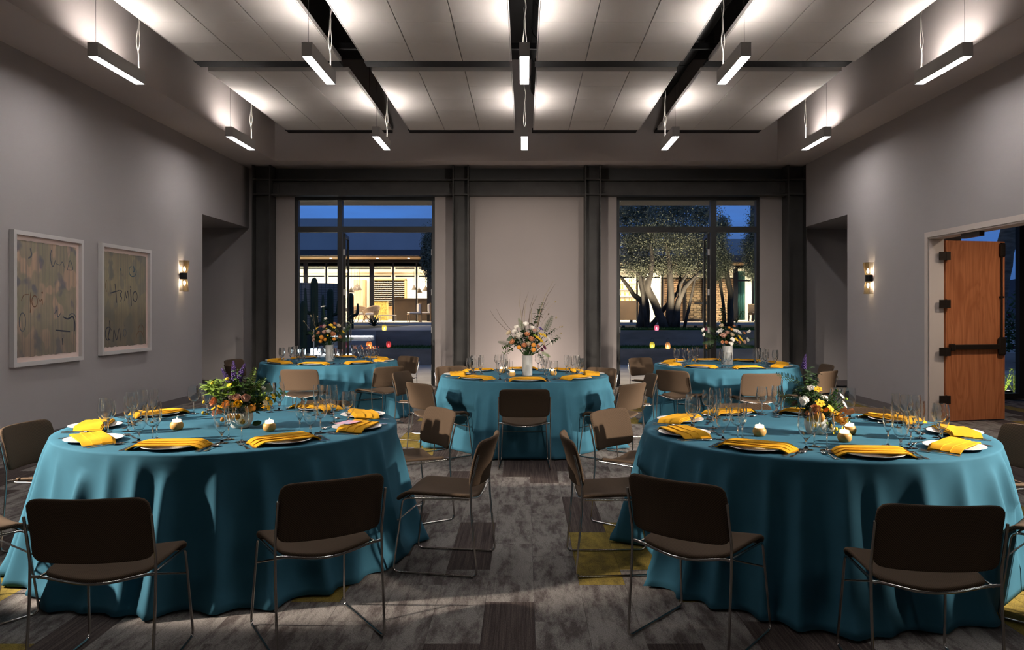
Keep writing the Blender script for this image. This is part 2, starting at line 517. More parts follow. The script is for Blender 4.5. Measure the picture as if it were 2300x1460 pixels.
# ducts and hanger rails in the dark plenum
for x0 in (-2.25, 0.0, 2.28):
    d = MB(); d.lathe([(0.17, 0), (0.17, 9.5)], 14, M=Matrix.Translation((x0 + .28, 5.0, 5.62)) @ Matrix.Rotation(R(-90), 4, 'X'), capb=True, capt=True)
    for k in range(8): d.lathe([(0.18, 0), (0.18, .03)], 14, M=Matrix.Translation((x0 + .28, 5.4 + k * 1.2, 5.62)) @ Matrix.Rotation(R(-90), 4, 'X'), capb=True, capt=True)
    o = d.build('ventilation_duct', M['plenum'], smooth=True, sharp=40)
    tag(o, ['black round duct above the gap left of centre', 'black round duct above the central gap in the ceiling panels', 'black round duct above the gap right of centre'][[-2.25, 0.0, 2.28].index(x0)], 'duct', 'ducts in the dark plenum')
for yy in (6.9, 10.5):
    o = MB().box((-4.6, yy, 5.02), (4.7, yy + .05, 5.10)).build('hanger_rail', M['black'])
    tag(o, 'black steel rail above the ceiling panels, ' + ('nearer the camera' if yy < 8 else 'over the gap between panel rows'), 'rail')

# ---- acoustic ceiling clouds: 3 x 5 tiles each
TW, TD = 0.640, 0.698
ZC = 4.79
tile_me = MB().cbox((0.005, 0.002, 0), (TW - 0.005, TD - 0.002, 0.05), 0.0015).mesh('acoustic_tile')
tile_me.materials.append(M['tile'])
PXS = [-4.355, -2.10, 0.168, 2.445]
posn = ['far left', 'left of centre', 'right of centre', 'far right']
for row, (y0, rn) in enumerate(((6.81, 'near'), (10.76, 'back'))):
    for k, x0 in enumerate(PXS):
        c = empty('ceiling_cloud', (x0, y0, ZC))
        tag(c, f'off-white acoustic panel of fifteen tiles, {posn[k]} in the {rn} row', 'ceiling panel', 'acoustic ceiling clouds')
        for i in range(3):
            for j in range(5):
                link('acoustic_tile', tile_me, None, c, (i * TW, j * TD, 0))
        fr = MB(); W_, D_ = 3 * TW, 5 * TD
        fr.box((-.012, -.012, .002), (W_ + .012, -.0005, .058)); fr.box((-.012, D_ + .0005, .002), (W_ + .012, D_ + .012, .058))
        fr.box((-.012, -.0005, .002), (-.0005, D_ + .0005, .058)); fr.box((W_ + .0005, -.0005, .002), (W_ + .012, D_ + .0005, .058))
        fr.build('edge_trim', M['tile_edge'], c)
        MB().box((-.03, D_ + .013, .0), (W_ * .99, D_ + .26, .04)).build('rear_rail', M['black'], c)
        for xx in (0.3, W_ - 0.3):
            MB().box((xx - .02, -.0, .06), (xx + .02, D_, .10)).build('grid_bar', M['black'], c)
        for xx in (0.3, W_ - .3):
            for yy in (.5, D_ - .5):
                MB().tube([(xx, yy, .10), (xx, yy, ZP - ZC)], .004, 5).build('hanger_wire', M['wire'], c)

# ---- pendant lights
LW, LL, LH = 0.108, 1.0, 0.150
def make_pendant():
    p = empty('linear_pendant_light')
    b = MB(); t = .006
    b.box((-LW / 2, 0, 0), (-LW / 2 + t, LL, LH)); b.box((LW / 2 - t, 0, 0), (LW / 2, LL, LH))
    b.box((-LW / 2 + t, 0, 0), (LW / 2 - t, t, LH)); b.box((-LW / 2 + t, LL - t, 0), (LW / 2 - t, LL, LH))
    b.box((-LW / 2 + t, t, .06), (LW / 2 - t, LL - t, .075))
    b.build('housing', M['pendant'], p)
    MB().box((-LW / 2 + t, t, .004), (LW / 2 - t, LL - t, .016)).build('diffuser', M['diffuser'], p)
    MB().box((-LW / 2 + t + .01, t + .05, .11), (LW / 2 - t - .01, LL - t - .05, .116)).build('uplight_strip', M['uplight'], p)
    MB().tube([(0, .06, .11), (0, .06, 2.09)], .0022, 5).build('suspension_wire', M['wire'], p)
    MB().tube([(0, LL - .06, .11), (0, LL - .06, 2.09)], .0022, 5).build('suspension_wire', M['wire'], p)
    pts = []
    for k in range(40):
        z = .12 + 1.97 * k / 39
        pts.append((.012 * math.sin(z * 9) + .006 * math.sin(z * 23), LL - .05 + .012 * math.cos(z * 7), z))
    cb = MB().tube(pts, .0065, 6).build('power_cable', M['cable'], p, smooth=True)
    pts2 = [(q[0] * -.9 + .008, q[1] + .004, q[2]) for q in pts[:16]]
    MB().tube(pts2, .004, 6).build('earth_cable', M['cable'], p, smooth=True)
    return p
pend = make_pendant()
ZL = 4.108
first = True
for row, (y0, rn) in enumerate(((8.02, 'near'), (11.72, 'back'), (4.32, 'overhead'), (-1.9, 'rear_fill'))):  # overhead row is out of view; rear pair is added as front fill
    for k, x0 in enumerate((-4.446, -2.24, 0.0, 2.28, 4.565)):
        if rn == 'rear_fill' and k not in (1, 3): continue
        p = pend if first else copy_tree(pend)
        first = False
        p.location = (x0, y0, ZL)
        tag(p, f'lit grey linear pendant, {["far left", "left of centre", "middle", "right of centre", "far right"][k]} in the {rn} row', 'pendant light', 'linear pendant lights')

# ---- baseboards
b = MB(); b.box((XL, -3.4, 0), (XL + .012, YA, .11)); struct(b.build('baseboard_left', M['baseboard']))
b = MB(); b.box((XL - 2.0, YB - .012, 0), (-5.25, YB, .11)); struct(b.build('baseboard_back_left', M['baseboard']))
b = MB(); b.box((XR - .012, DY1 + .14, 0), (XR, YA - .1, .11)); b.box((XR - .012, -3.4, 0), (XR, DY0 - .14, .11)); struct(b.build('baseboard_right', M['baseboard']))
b = MB(); b.box((5.46, YB - .012, 0), (XR + 1.6, YB, .11)); struct(b.build('baseboard_back_right', M['baseboard']))

# ---- small uplight on the floor behind the middle table, washing the white panel
t = empty('floor_uplight', (0.05, 14.75, 0.0)); tag(t, 'small floor uplight at the foot of the white panel behind the middle table', 'uplight')
MB().cbox((-.09, -.06, .0), (.09, .06, .12), .01).build('housing', M['black'], t)
MB().box((-.07, -.045, .121), (.07, .045, .124)).build('lens', M['uplight'], t)
d = bpy.data.lights.new('uplight_lamp', 'SPOT'); d.energy = 30; d.color = (1.0, .80, .66); d.spot_size = R(150); d.spot_blend = 1.0; d.shadow_soft_size = .08
o = bpy.data.objects.new('uplight_lamp', d); col.objects.link(o); o.parent = t; o.location = (0, 0, .16); o.rotation_euler = (R(148), 0, 0)
# ================================================================ GLAZED DOOR UNITS IN THE BACK WALL
def leaf_frame(w_, h_, t=.045, d=.045):
    b = MB()
    b.box((0, -d / 2, 0), (t * 1.6, d / 2, h_)); b.box((w_ - t * 1.6, -d / 2, 0), (w_, d / 2, h_))
    b.box((t * 1.6, -d / 2, 0), (w_ - t * 1.6, d / 2, .22)); b.box((t * 1.6, -d / 2, h_ - t * 1.6), (w_ - t * 1.6, d / 2, h_))
    return b
def window_unit(n, x0, x1, xm0, xm1, door_left):
    y0, y1 = YB + 0.0, YB + 0.13
    r = empty(f'window_{n}', ((x0 + x1) / 2, YB, 0)); struct(r)
    off = Vector(((x0 + x1) / 2, YB, 0))
    def P(name, a, b, m, par=r):
        return MB().box(tuple(Vector(a) - off), tuple(Vector(b) - off)).build(name, m, par)
    t = .06
    P('frame_jamb', (x0, y0, 0), (x0 + t, y1, WZ), M['frame_black']); P('frame_jamb', (x1 - t, y0, 0), (x1, y1, WZ), M['frame_black'])
    P('frame_head', (x0 + t, y0, WZ - .07), (x1 - t, y1, WZ), M['frame_black'])
    P('mullion', (xm0, y0, 0), (xm1, y1, WZ - .07), M['frame_black'])
    for a, b in ((x0 + t, xm0), (xm1, x1 - t)):
        P('transom', (a, y0, 3.04), (b, y1, 3.15), M['frame_black'])
        P('pane', (a, y0 + .055, 3.15), (b, y0 + .067, WZ - .07), M['glass_pane'])
    fx = (xm1, x1 - t) if door_left else (x0 + t, xm0)
    P('pane', (fx[0], y0 + .055, .18), (fx[1], y0 + .067, 3.04), M['glass_pane'])
    P('bottom_rail', (fx[0], y0, 0), (fx[1], y1, .18), M['frame_black'])
    # the pair of glazed leaves stands open to the terrace
    dx = (x0 + t, xm0) if door_left else (xm1, x1 - t)
    w_ = (dx[1] - dx[0]) / 2 - .004
    for side, hx in ((1, dx[0]), (-1, dx[1])):
        a = 90 + (8 if side == 1 else -8)
        if side == -1: a = 90 - 7
        L = leaf_frame(w_, 3.02)
        lo = L.build('door_leaf', M['frame_black'], r)
        lo.location = (hx + side * .012 - off.x, YB + .15 - off.y, .01)
        lo.rotation_euler = (0, 0, R(98 if side == 1 else 82) if door_left is not None else 0)
        MB().box((.07, -.006, .22), (w_ - .07, .006, 2.95)).build('glass', M['glass_pane'], lo)
        MB().tube([(w_ - .05, -.06, .8), (w_ - .05, -.06, 1.3)], .012, 8).build('pull_handle', M['chrome'], lo)
        for zz in (.35, 1.1, 1.85, 2.65):
            MB().box((hx + (0 if side == 1 else -.03) - off.x, .09, zz - .06), (hx + (.03 if side == 1 else 0) - off.x, .155, zz + .06)).build('hinge', M['pendant'], r)
    return r
window_unit(1, WX[0][0], WX[0][1], -3.70, -3.61, False)
window_unit(2, WX[1][0], WX[1][1], 3.69, 3.80, True)

# ================================================================ TIMBER DOOR IN THE RIGHT WALL
def wood_mat(name, c1, c2, c3, scale=(1, 1, 1)):
    m = mat(name, c1, 0.42, spec=0.4, coat=0.15)
    nt = m.node_tree; n = nt.nodes; l = nt.links; b = n['Principled BSDF']
    tc = n.new('ShaderNodeTexCoord'); mp = n.new('ShaderNodeMapping'); mp.inputs['Scale'].default_value = scale
    l.new(tc.outputs['Object'], mp.inputs['Vector'])
    nz = n.new('ShaderNodeTexNoise'); nz.inputs['Scale'].default_value = 1; nz.inputs['Detail'].default_value = 3; nz.inputs['Distortion'].default_value = 1.5
    l.new(mp.outputs[0], nz.inputs['Vector'])
    wv = n.new('ShaderNodeMath'); wv.operation = 'MULTIPLY'; wv.inputs[1].default_value = 14
    l.new(nz.outputs['Fac'], wv.inputs[0])
    fr = n.new('ShaderNodeMath'); fr.operation = 'PINGPONG'; fr.inputs[1].default_value = 1.0
    l.new(wv.outputs[0], fr.inputs[0])
    mp2 = n.new('ShaderNodeMapping'); mp2.inputs['Scale'].default_value = (scale[0] * 30, scale[1] * 30, scale[2] * 3)
    l.new(tc.outputs['Object'], mp2.inputs['Vector'])
    n2 = n.new('ShaderNodeTexNoise'); n2.inputs['Scale'].default_value = 1; n2.inputs['Detail'].default_value = 5
    l.new(mp2.outputs[0], n2.inputs['Vector'])
    rp = n.new('ShaderNodeValToRGB'); rp.color_ramp.elements[0].color = (*c2, 1); rp.color_ramp.elements[1].color = (*c1, 1)
    rp.color_ramp.elements[0].position = 0.0; rp.color_ramp.elements[1].position = 0.6
    l.new(fr.outputs[0], rp.inputs['Fac'])
    mx = n.new('ShaderNodeMixRGB'); mx.inputs['Color2'].default_value = (*c3, 1)
    mr = n.new('ShaderNodeMapRange'); mr.inputs['From Min'].default_value = 0.42; mr.inputs['From Max'].default_value = 0.7; mr.inputs['To Max'].default_value = 0.75
    l.new(n2.outputs['Fac'], mr.inputs['Value']); l.new(mr.outputs[0], mx.inputs['Fac']); l.new(rp.outputs['Color'], mx.inputs['Color1'])
    l.new(mx.outputs[0], b.inputs['Base Color'])
    return m
M['cherry'] = wood_mat('cherry_veneer', (0.52, 0.185, 0.075), (0.41, 0.135, 0.052), (0.30, 0.090, 0.034), (2.6, 2.6, .55))
M['bronze'] = mat('dark_bronze_hardware', (0.030, 0.021, 0.016), 0.4, metal=0.6)
M['door_trim'] = mat('white_door_casing', (0.62, 0.53, 0.48), 0.6)
dr = empty('door_1', (XR + .17, DY1 - .03, 0)); struct(dr)
DH = 2.43; DW = 0.93
leaf = MB().box((0, -.0225, .012), (DW, .0225, DH)).build('door_leaf', M['cherry'], dr)
leaf.rotation_euler = (0, 0, R(12)); leaf.location = (.045, .02, 0)
beveled(leaf, .002, 1)
def LP(name, mb, m): return mb.build(name, m, leaf)
LP('push_bar', MB().cbox((.05, -.085, .965), (.80, -.045, 1.035), .008), M['bronze'])
LP('bar_end_bracket', MB().cbox((.04, -.09, .955), (.10, -.0226, 1.045), .008), M['bronze'])
b = MB(); b.cbox((.80, -.075, .88), (.915, -.0226, 1.13), .02)
LP('latch_case', b, M['bronze'])
LP('vertical_rod', MB().tube([(.862, -.045, 1.12), (.862, -.045, 2.27)], .011, 8), M['bronze'])
LP('rod_guide', MB().cbox((.835, -.062, 1.66), (.89, -.0226, 1.685), .004), M['bronze'])
b = MB(); b.cbox((.83, -.07, 2.22), (.91, -.0226, 2.41), .015)
LP('top_latch', b, M['bronze'])
for zz in (.30, .94, 1.58, 2.22):
    h = MB(); h.box((-.10, -.05, zz - .055), (-.012, -.03, zz + .055)); h.box((-.012, -.05, zz - .055), (.045, -.028, zz + .055)); h.tube([(-.012, -.04, zz - .06), (-.012, -.04, zz + .06)], .012, 8)
    o = h.build('hinge', M['bronze'], dr); o.location = (.045, 0.0, 0)
# casing round the opening
tr = MB()
tr.box((XR - .015, DY1, 0), (XR + .005, DY1 + .07, DZ + .07)); tr.box((XR - .015, DY0 - .07, 0), (XR + .005, DY0, DZ + .07)); tr.box((XR - .015, DY0, DZ), (XR + .005, DY1, DZ + .07))
struct(tr.build('trim_1', M['door_trim']))
tr = MB()
tr.box((XR + .005, DY1 - .02, 0), (XR + .20, DY1, DZ)); tr.box((XR + .005, DY0, 0), (XR + .20, DY0 + .02, DZ)); tr.box((XR + .005, DY0 + .02, DZ - .02), (XR + .20, DY1 - .02, DZ))
struct(tr.build('trim_2', M['door_trim']))
MB().box((XR + .04, 9.35, DZ - .08), (XR + .10, 9.75, DZ - .02)).build('closer', M['bronze'], None)
bpy.data.objects['closer']['kind'] = 'structure'; bpy.data.objects['closer'].name = 'trim_3'
# ---- foyer beyond the door: glazed wall, ceiling, far side wall
b = MB(); b.box((XR + .2, 6.0, 3.3), (XR + 4.5, 13.4, 3.45)); struct(b.build('ceiling_foyer', M['wall']))
b = MB(); b.box((XR + 4.3, 6.0, 0), (XR + 4.5, 13.4, 3.3)); struct(b.build('wall_foyer', M['wall']))
b = MB(); b.box((XR + .2, 5.8, 0), (XR + 4.5, 6.0, 3.3)); struct(b.build('wall_foyer_front', M['wall']))
r = empty('window_3', (7.6, 13.2, 0)); struct(r)
def P3(name, a, b, m): return MB().box((a[0] - 7.6, a[1] - 13.2, a[2]), (b[0] - 7.6, b[1] - 13.2, b[2])).build(name, m, r)
P3('bottom_rail', (XR + 1.81, 13.15, 0), (XR + 4.3, 13.27, .09), M['frame_black']); P3('frame_head', (XR + 1.81, 13.15, 3.2), (XR + 4.3, 13.27, 3.3), M['frame_black'])
for x0 in (7.24, 8.36):
    P3('mullion', (x0, 13.15, .09), (x0 + .1, 13.27, 3.2), M['frame_black'])
P3('pane', (7.34, 13.2, .09), (8.36, 13.212, 3.2), M['glass_pane']); P3('pane', (8.46, 13.2, .09), (9.7, 13.212, 3.2), M['glass_pane'])

t = empty('foyer_downlight', (6.75, 8.7, 3.299)); tag(t, 'recessed ceiling light in the foyer beyond the wooden door', 'downlight')
MB().lathe([(.06, -.004), (.08, -.006), (.085, -.001), (.085, -.0005)], 16).build('trim_ring', M['cable'], t, smooth=True)
MB().lathe([(0, -.003), (.06, -.003)], 16).build('lens', M['uplight'], t)
d = bpy.data.lights.new('downlight_lamp', 'SPOT'); d.energy = 170; d.color = (1.0, .84, .66); d.spot_size = R(168); d.spot_blend = .8; d.shadow_soft_size = .08
o = bpy.data.objects.new('downlight_lamp', d); col.objects.link(o); o.parent = t; o.location = (0, 0, -.02)

pts = [(5.95 + .035 * k + .05 * math.sin(k * .9), 9.55 - .05 * k * .4 + .09 * math.sin(k * .55), .006) for k in range(24)]
o = MB().tube(fillet(pts, .03, 2), .005, 6).build('floor_cable', M['black'], smooth=True)
tag(o, 'thin black cable lying on the carpet below the wooden door', 'cable')
# ================================================================ TABLES AND CLOTHS
def weave(m, scale=900, strength=0.25, dist=0.0008):
    nt = m.node_tree; n = nt.nodes; l = nt.links; b = n['Principled BSDF']
    tc = n.new('ShaderNodeTexCoord'); nz = n.new('ShaderNodeTexNoise'); nz.inputs['Scale'].default_value = scale; nz.inputs['Detail'].default_value = 1
    l.new(tc.outputs['Object'], nz.inputs['Vector'])
    bp = n.new('ShaderNodeBump'); bp.inputs['Strength'].default_value = strength; bp.inputs['Distance'].default_value = dist
    l.new(nz.outputs['Fac'], bp.inputs['Height']); l.new(bp.outputs[0], b.inputs['Normal'])
    return m
M['teal'] = weave(noisy(mat('teal_table_linen', (0.038, 0.128, 0.185), 0.85, spec=0.12), (5, 5, 5), 0.12, 3), 700, 0.25)
M['napkin'] = weave(noisy(mat('mustard_napkin_linen', (0.66, 0.33, 0.018), 0.85, spec=0.1), (14, 14, 14), 0.12, 3), 800, 0.3)
M['table_wood'] = noisy(mat('plywood', (0.35, 0.22, 0.12), 0.6), (2, 20, 2), 0.3)
ZT = 0.765
TABLES = {  # centre, radius, cloth seed
    'FL': ((-1.85, 4.978), 1.02, 3), 'FR': ((1.74, 4.739), 1.00, 8), 'C': ((0.0, 8.783), 0.94, 5), 'BL': ((-2.79, 11.163), 0.955, 21), 'BR': ((2.70, 10.468), 0.94, 34)}
TNAME = {'FL': 'left foreground table', 'FR': 'right foreground table', 'C': 'middle table', 'BL': 'table by the left window', 'BR': 'table by the right window'}
CHAIRS = [  # table, angle, distance of backrest from table centre, extra turn, label
    ('FL', -86, 1.96, 0, 'brown woven chair at lower left, back to the camera, left foreground table'),
    ('FL', -57, 1.90, 0, 'brown woven chair on the right front of the left foreground table'),
    ('FL', -126, 1.78, 0, 'brown chair cut by the left edge beside the lower left chair'),
    ('FL', 177, 1.42, 0, 'brown chair tucked in at the left end of the left foreground table'),
    ('FL', -14, 1.72, 4, 'brown chair seen from the side, right end of left foreground table'),
    ('FL', 33, 1.50, 0, 'brown chair with lit backrest behind right end of left foreground table'),
    ('FL', 79, 1.38, 0, 'brown chair behind the left foreground table, seen through its glasses'),
    ('FR', -174, 1.52, -3, 'brown chair seen from the side, left end of right foreground table'),
    ('FR', 139, 1.52, 0, 'brown chair with lit backrest behind left end of right foreground table'),
    ('FR', -129, 1.76, 0, 'brown woven chair on the left front of the right foreground table'),
    ('FR', -95, 1.82, 0, 'brown woven chair at lower right, back to the camera, right foreground table'),
    ('FR', 6, 1.47, 0, 'brown chair tucked in at the right end of the right foreground table'),
    ('FR', -47, 1.62, 0, 'brown chair cut by the right edge beside the lower right chair'),
    ('FR', 52, 1.40, 0, 'dark chair behind the right foreground table near the wooden door'),
    ('FR', 92, 1.38, 0, 'brown chair behind the right foreground table left of its flowers'),
    ('C', -139, 1.45, 0, 'brown chair at the left front of the middle table'),
    ('C', -90, 1.58, 0, 'brown chair directly in front of the middle table'),
    ('C', -42, 1.50, 0, 'brown chair at the right front of the middle table'),
    ('C', 125, 1.70, 0, 'dark chair behind the left side of the middle table'),
    ('C', 48, 1.50, 0, 'dark chair behind the right side of the middle table'),
    ('C', 163, 1.56, 0, 'chair seen from the side at the left end of the middle table'),
    ('C', 6, 1.50, 0, 'chair seen from the side at the right end of the middle table'),
    ('BL', -90, 1.56, 0, 'beige-lit chair in front of the table by the left window'),
    ('BL', -45, 1.50, 0, 'brown chair at right front of the table by the left window'),
    ('BL', 51, 1.55, 0, 'dark chair by the open left terrace door'),
    ('BL', -146, 1.42, 0, 'pale-lit chair at left of the table by the left window'),
    ('BL', 166, 1.60, 0, 'dark chair in the left alcove behind a pale-lit chair'),
    ('BR', -133, 1.36, 0, 'brown chair at left front of the table by the right window'),
    ('BR', -88, 1.48, 0, 'brown chair in front of the table by the right window'),
    ('BR', -48, 1.48, 0, 'pale-lit chair at right of the table by the right window'),
    ('BR', 0, 1.40, 0, 'dark chair by the right alcove behind a pale-lit chair'),
    ('BR', 122, 1.78, 0, 'dark chair by the open right terrace door'),
]
def cloth(R_, seed, tucked=()):
    def limit(th, z):
        # linen hangs inside the seat fronts of chairs pushed up to the table
        lim = 9.0
        for a, d in tucked:
            dl = (th - a + math.pi) % (2 * math.pi) - math.pi
            reach = d - .275
            half = math.atan2(.285, reach)
            if abs(dl) < half * 1.5:
                q = reach / max(.5, math.cos(min(abs(dl), half)))
                if abs(dl) > half: q += (abs(dl) - half) / (half * .5) * .55
                lim = min(lim, q)
        if z > .47: lim += (z - .47) * 1.1
        return lim
    r = random.Random(seed)
    nf = 19
    # irregular fold crests round the hem
    crest = []
    a = r.random() * .3
    while a < 2 * math.pi - .12:
        crest.append((a, .055 + .105 * r.random(), .034 + .034 * r.random(), .5 * r.random()))
        a += .135 + .125 * r.random()
    def fold(th, s):
        v = 0
        for (c, amp, wd, st) in crest:
            d = (th - c + math.pi) % (2 * math.pi) - math.pi
            wdt = wd * (0.75 + 0.5 * s)
            if abs(d) < wdt * 3:
                t = max(0.0, (s - st * .25)) / (1 - st * .25)
                v += amp * t ** .62 * math.exp(-abs(d / wdt) ** 1.6)
        return v
    N = 440
    rows = []
    for q in (0.0, .25, .5, .72, .88, .96): rows.append(('t', q * (R_ - .012)))
    for k in range(1, 5): rows.append(('e', k / 4))
    for k in range(1, 25): rows.append(('d', k / 24))
    b = MB()
    def fn(u, v):
        kind, q = rows[round(v * (len(rows) - 1))]
        th = 2 * math.pi * u
        if kind == 't': rr, z = max(q, .001), ZT
        elif kind == 'e':
            ph = q * math.pi / 2
            rr, z = R_ - .012 + .012 * math.sin(ph), ZT - .012 + .012 * math.cos(ph)
        else:
            s = q
            rr = R_ + .012 * s + .075 * s * s + fold(th, s)
            z = (ZT - .012) * (1 - s) + .012 * s
            if s > .86: rr += (s - .86) * .35 * (.5 + .5 * math.sin(th * 7 + seed))
        if kind == 'd': rr = min(rr, max(limit(th, z), .60))
        return (rr * math.cos(th), rr * math.sin(th), z)
    b.grid(fn, N, len(rows) - 1, True)
    return b
def make_table(key):
    (cx, cy), R_, seed = TABLES[key]
    t = empty('round_table', (cx, cy, 0))
    tag(t, {'FL': 'round table in teal floor-length cloth at left front, low flowers on it', 'FR': 'round table in teal floor-length cloth at right front, low flowers on it',
            'C': 'round teal-clothed table in the middle before the white wall panel', 'BL': 'far round teal-clothed table standing before the left window', 'BR': 'far round teal-clothed table standing before the right window'}[key], 'table', 'round banquet tables')
    o = cloth(R_, seed, [(R(a), rb - .285) for (kk, a, rb, _t, _l) in CHAIRS if kk == key]).build('tablecloth', M['teal'], t, smooth=True)
    o['label'] = 'teal floor-length linen cloth'
    md = o.modifiers.new('thickness', 'SOLIDIFY'); md.thickness = .0015; md.offset = -1
    MB().lathe([(R_ - .03, ZT - .032), (R_ - .02, ZT - .028), (R_ - .02, ZT - .01), (R_ - .03, ZT - .006)], 64, capb=True, capt=True).build('tabletop', M['table_wood'], t)
    for sx in (-1, 1):
        for sy in (-1, 1):
            MB().tube([(sx * .4, sy * .4, 0.001), (sx * .4, sy * .4, ZT - .034)], .018, 8).build('leg', M['steel_dark'], t)
    return t
for k_ in TABLES: make_table(k_)

# ================================================================ CHAIRS
def chair_fabric():
    m = mat('woven_brown_upholstery', (0.092, 0.066, 0.047), 0.85, spec=0.12)
    nt = m.node_tree; n = nt.nodes; l = nt.links; b = n['Principled BSDF']
    tc = n.new('ShaderNodeTexCoord'); mp = n.new('ShaderNodeMapping'); mp.inputs['Rotation'].default_value = (0, 0, 0)
    l.new(tc.outputs['Object'], mp.inputs['Vector'])
    sx = n.new('ShaderNodeSeparateXYZ'); l.new(mp.outputs[0], sx.inputs[0])
    def sine(sock, k):
        a = n.new('ShaderNodeMath'); a.operation = 'MULTIPLY'; a.inputs[1].default_value = k; l.new(sock, a.inputs[0])
        s = n.new('ShaderNodeMath'); s.operation = 'SINE'; l.new(a.outputs[0], s.inputs[0]); return s
    yz = n.new('ShaderNodeMath'); yz.operation = 'ADD'; l.new(sx.outputs['Y'], yz.inputs[0]); l.new(sx.outputs['Z'], yz.inputs[1])
    a1 = sine(sx.outputs['X'], 760); a2 = sine(yz.outputs[0], 760)
    pr = n.new('ShaderNodeMath'); pr.operation = 'MULTIPLY'; l.new(a1.outputs[0], pr.inputs[0]); l.new(a2.outputs[0], pr.inputs[1])
    mr = n.new('ShaderNodeMapRange'); mr.inputs['From Min'].default_value = -1; mr.inputs['From Max'].default_value = 1
    l.new(pr.outputs[0], mr.inputs['Value'])
    rp = n.new('ShaderNodeValToRGB'); rp.color_ramp.elements[0].position = .25; rp.color_ramp.elements[1].position = .8
    rp.color_ramp.elements[0].color = (0.050, 0.034, 0.023, 1); rp.color_ramp.elements[1].color = (0.118, 0.078, 0.050, 1)
    l.new(mr.outputs[0], rp.inputs['Fac']); l.new(rp.outputs['Color'], b.inputs['Base Color'])
    bp = n.new('ShaderNodeBump'); bp.inputs['Strength'].default_value = .35; bp.inputs['Distance'].default_value = .001
    l.new(mr.outputs[0], bp.inputs['Height']); l.new(bp.outputs[0], b.inputs['Normal'])
    return m
M['fabric'] = chair_fabric()
def rrect(u, v, hw, hh, n_=5.0):
    """map the unit square onto a rounded rectangle (superellipse corners)"""
    a, b = 2 * u - 1, 2 * v - 1
    k = max(abs(a), abs(b))
    if k < 1e-9: return 0.0, 0.0
    p = (abs(a / k) ** n_ + abs(b / k) ** n_) ** (1 / n_)
    return hw * a / p, hh * b / p
def pad(fn, nu, nv, th):
    """padded panel: shell whose edges are rounded"""
    b = MB(); b.shell(fn, nu, nv, th); return b
def make_chair():
    c = empty('stacking_chair')
    def seat(u, v):
        x, y = rrect(u, v, .222, .225, 9)
        t = (y + .225) / .45
        x *= (.93 + .07 * t)
        dip = .034 * math.cos(min(1, abs(x) / .215) * math.pi / 2) ** 1.3
        z = .447 - dip * (1 - .65 * t) + .012 * t
        if t > .78: z -= .055 * ((t - .78) / .22) ** 2
        return (x, y + .03, z)
    o = pad(seat, 16, 14, .020).build('seat', M['fabric'], c, smooth=True)
    beveled(o, .009, 2)
    def back(u, v):
        x, z = rrect(u, v, .236, .134, 9)
        h = (z + .134) / .268
        y = -.190 - .062 * h - .045 * math.cos(min(1, abs(x) / .236) * math.pi / 2) + .010 * math.sin(h * math.pi)
        return (x, y, .632 + z)
    o = pad(back, 16, 10, .020).build('backrest', M['fabric'], c, smooth=True)
    beveled(o, .009, 2)
    r = .0062
    for s in (-1, 1):
        hw = .242
        pts = fillet([(s * hw, -.246, .690), (s * hw, -.200, .50), (s * hw, -.205, .36), (s * hw, -.238, .007), (s * (hw - .012), .258, .007), (s * (hw - .030), .205, .425), (s * (hw - .022), -.185, .432)], .035, 4)
        MB().tube(pts, r, 8).build('leg_frame', M['chrome'], c, smooth=True, sharp=50)
    pts = [(x, -.199, .441 - .036 * math.cos(min(1, abs(x) / .22) * math.pi / 2) ** 1.3) for x in [(-.242 + .484 * k / 16) for k in range(17)]]
    MB().tube(pts, r, 8).build('seat_rear_rod', M['chrome'], c, smooth=True, sharp=50)
    MB().tube([(-.2185, .232, .30), (.2185, .232, .30)], .005, 8).build('crossbar', M['chrome'], c, smooth=True, sharp=50)
    MB().tube([(-.212, .19, .418), (.212, .19, .418)], .005, 8).build('seat_front_rod', M['chrome'], c, smooth=True, sharp=50)
    return c
chair0 = make_chair()
for i, (k_, a, rb, turn, lab) in enumerate(CHAIRS):
    c = chair0 if i == 0 else copy_tree(chair0)
    (cx, cy), R_, _ = TABLES[k_]
    d = rb - .285
    c.location = (cx + d * math.cos(R(a)), cy + d * math.sin(R(a)), 0)
    c.rotation_euler = (0, 0, R(a + 90 + turn))
    tag(c, lab, 'chair', 'brown stacking chairs round the tables')
# ================================================================ TABLEWARE
def mesh_of(mb, name, m, smooth=True, sharp=None):
    me = mb.mesh(name, smooth)
    if sharp is not None: me.set_sharp_from_angle(angle=R(sharp))
    me.materials.append(m); return me
plate_me = mesh_of(MB().lathe([(0.0, .006), (.095, .006), (.105, .008), (.150, .0185), (.152, .0195), (.1515, .021), (.148, .0205), (.104, .0115), (.095, .0095), (0.0, .0095)], 40), 'plate', M['porcelain'])
# foot ring
def napkin_mb(w_=.176, l_=.190, z0=.0268, lift=0.0, seed=0, th=.006, hang=True):
    r = random.Random(seed)
    def fn(u, v):
        x = (2 * u - 1) * l_; y = (v - .5) * w_
        ax = abs(x)
        z = z0 + lift + .0025 * math.sin(y * 50 + x * 9)
        if hang and ax > .156: z = max(z0 - (ax - .156) * .80, .0065 + (z0 - .0268))
        if hang: y *= 1 - .12 * max(0, (ax - .12) / .085)
        return (x + y * .10, y, z)
    b = MB(); b.shell(fn, 16, 8, th); return b
napkin_me = mesh_of(napkin_mb(), 'napkin', M['napkin'], True, 50)
pleat1_me = mesh_of(napkin_mb(.115, .188, .0322, 0, 2, .004), 'pleat', M['napkin'], True, 50)
pleat2_me = mesh_of(napkin_mb(.058, .186, .0362, 0, 3, .004), 'pleat', M['napkin'], True, 50)

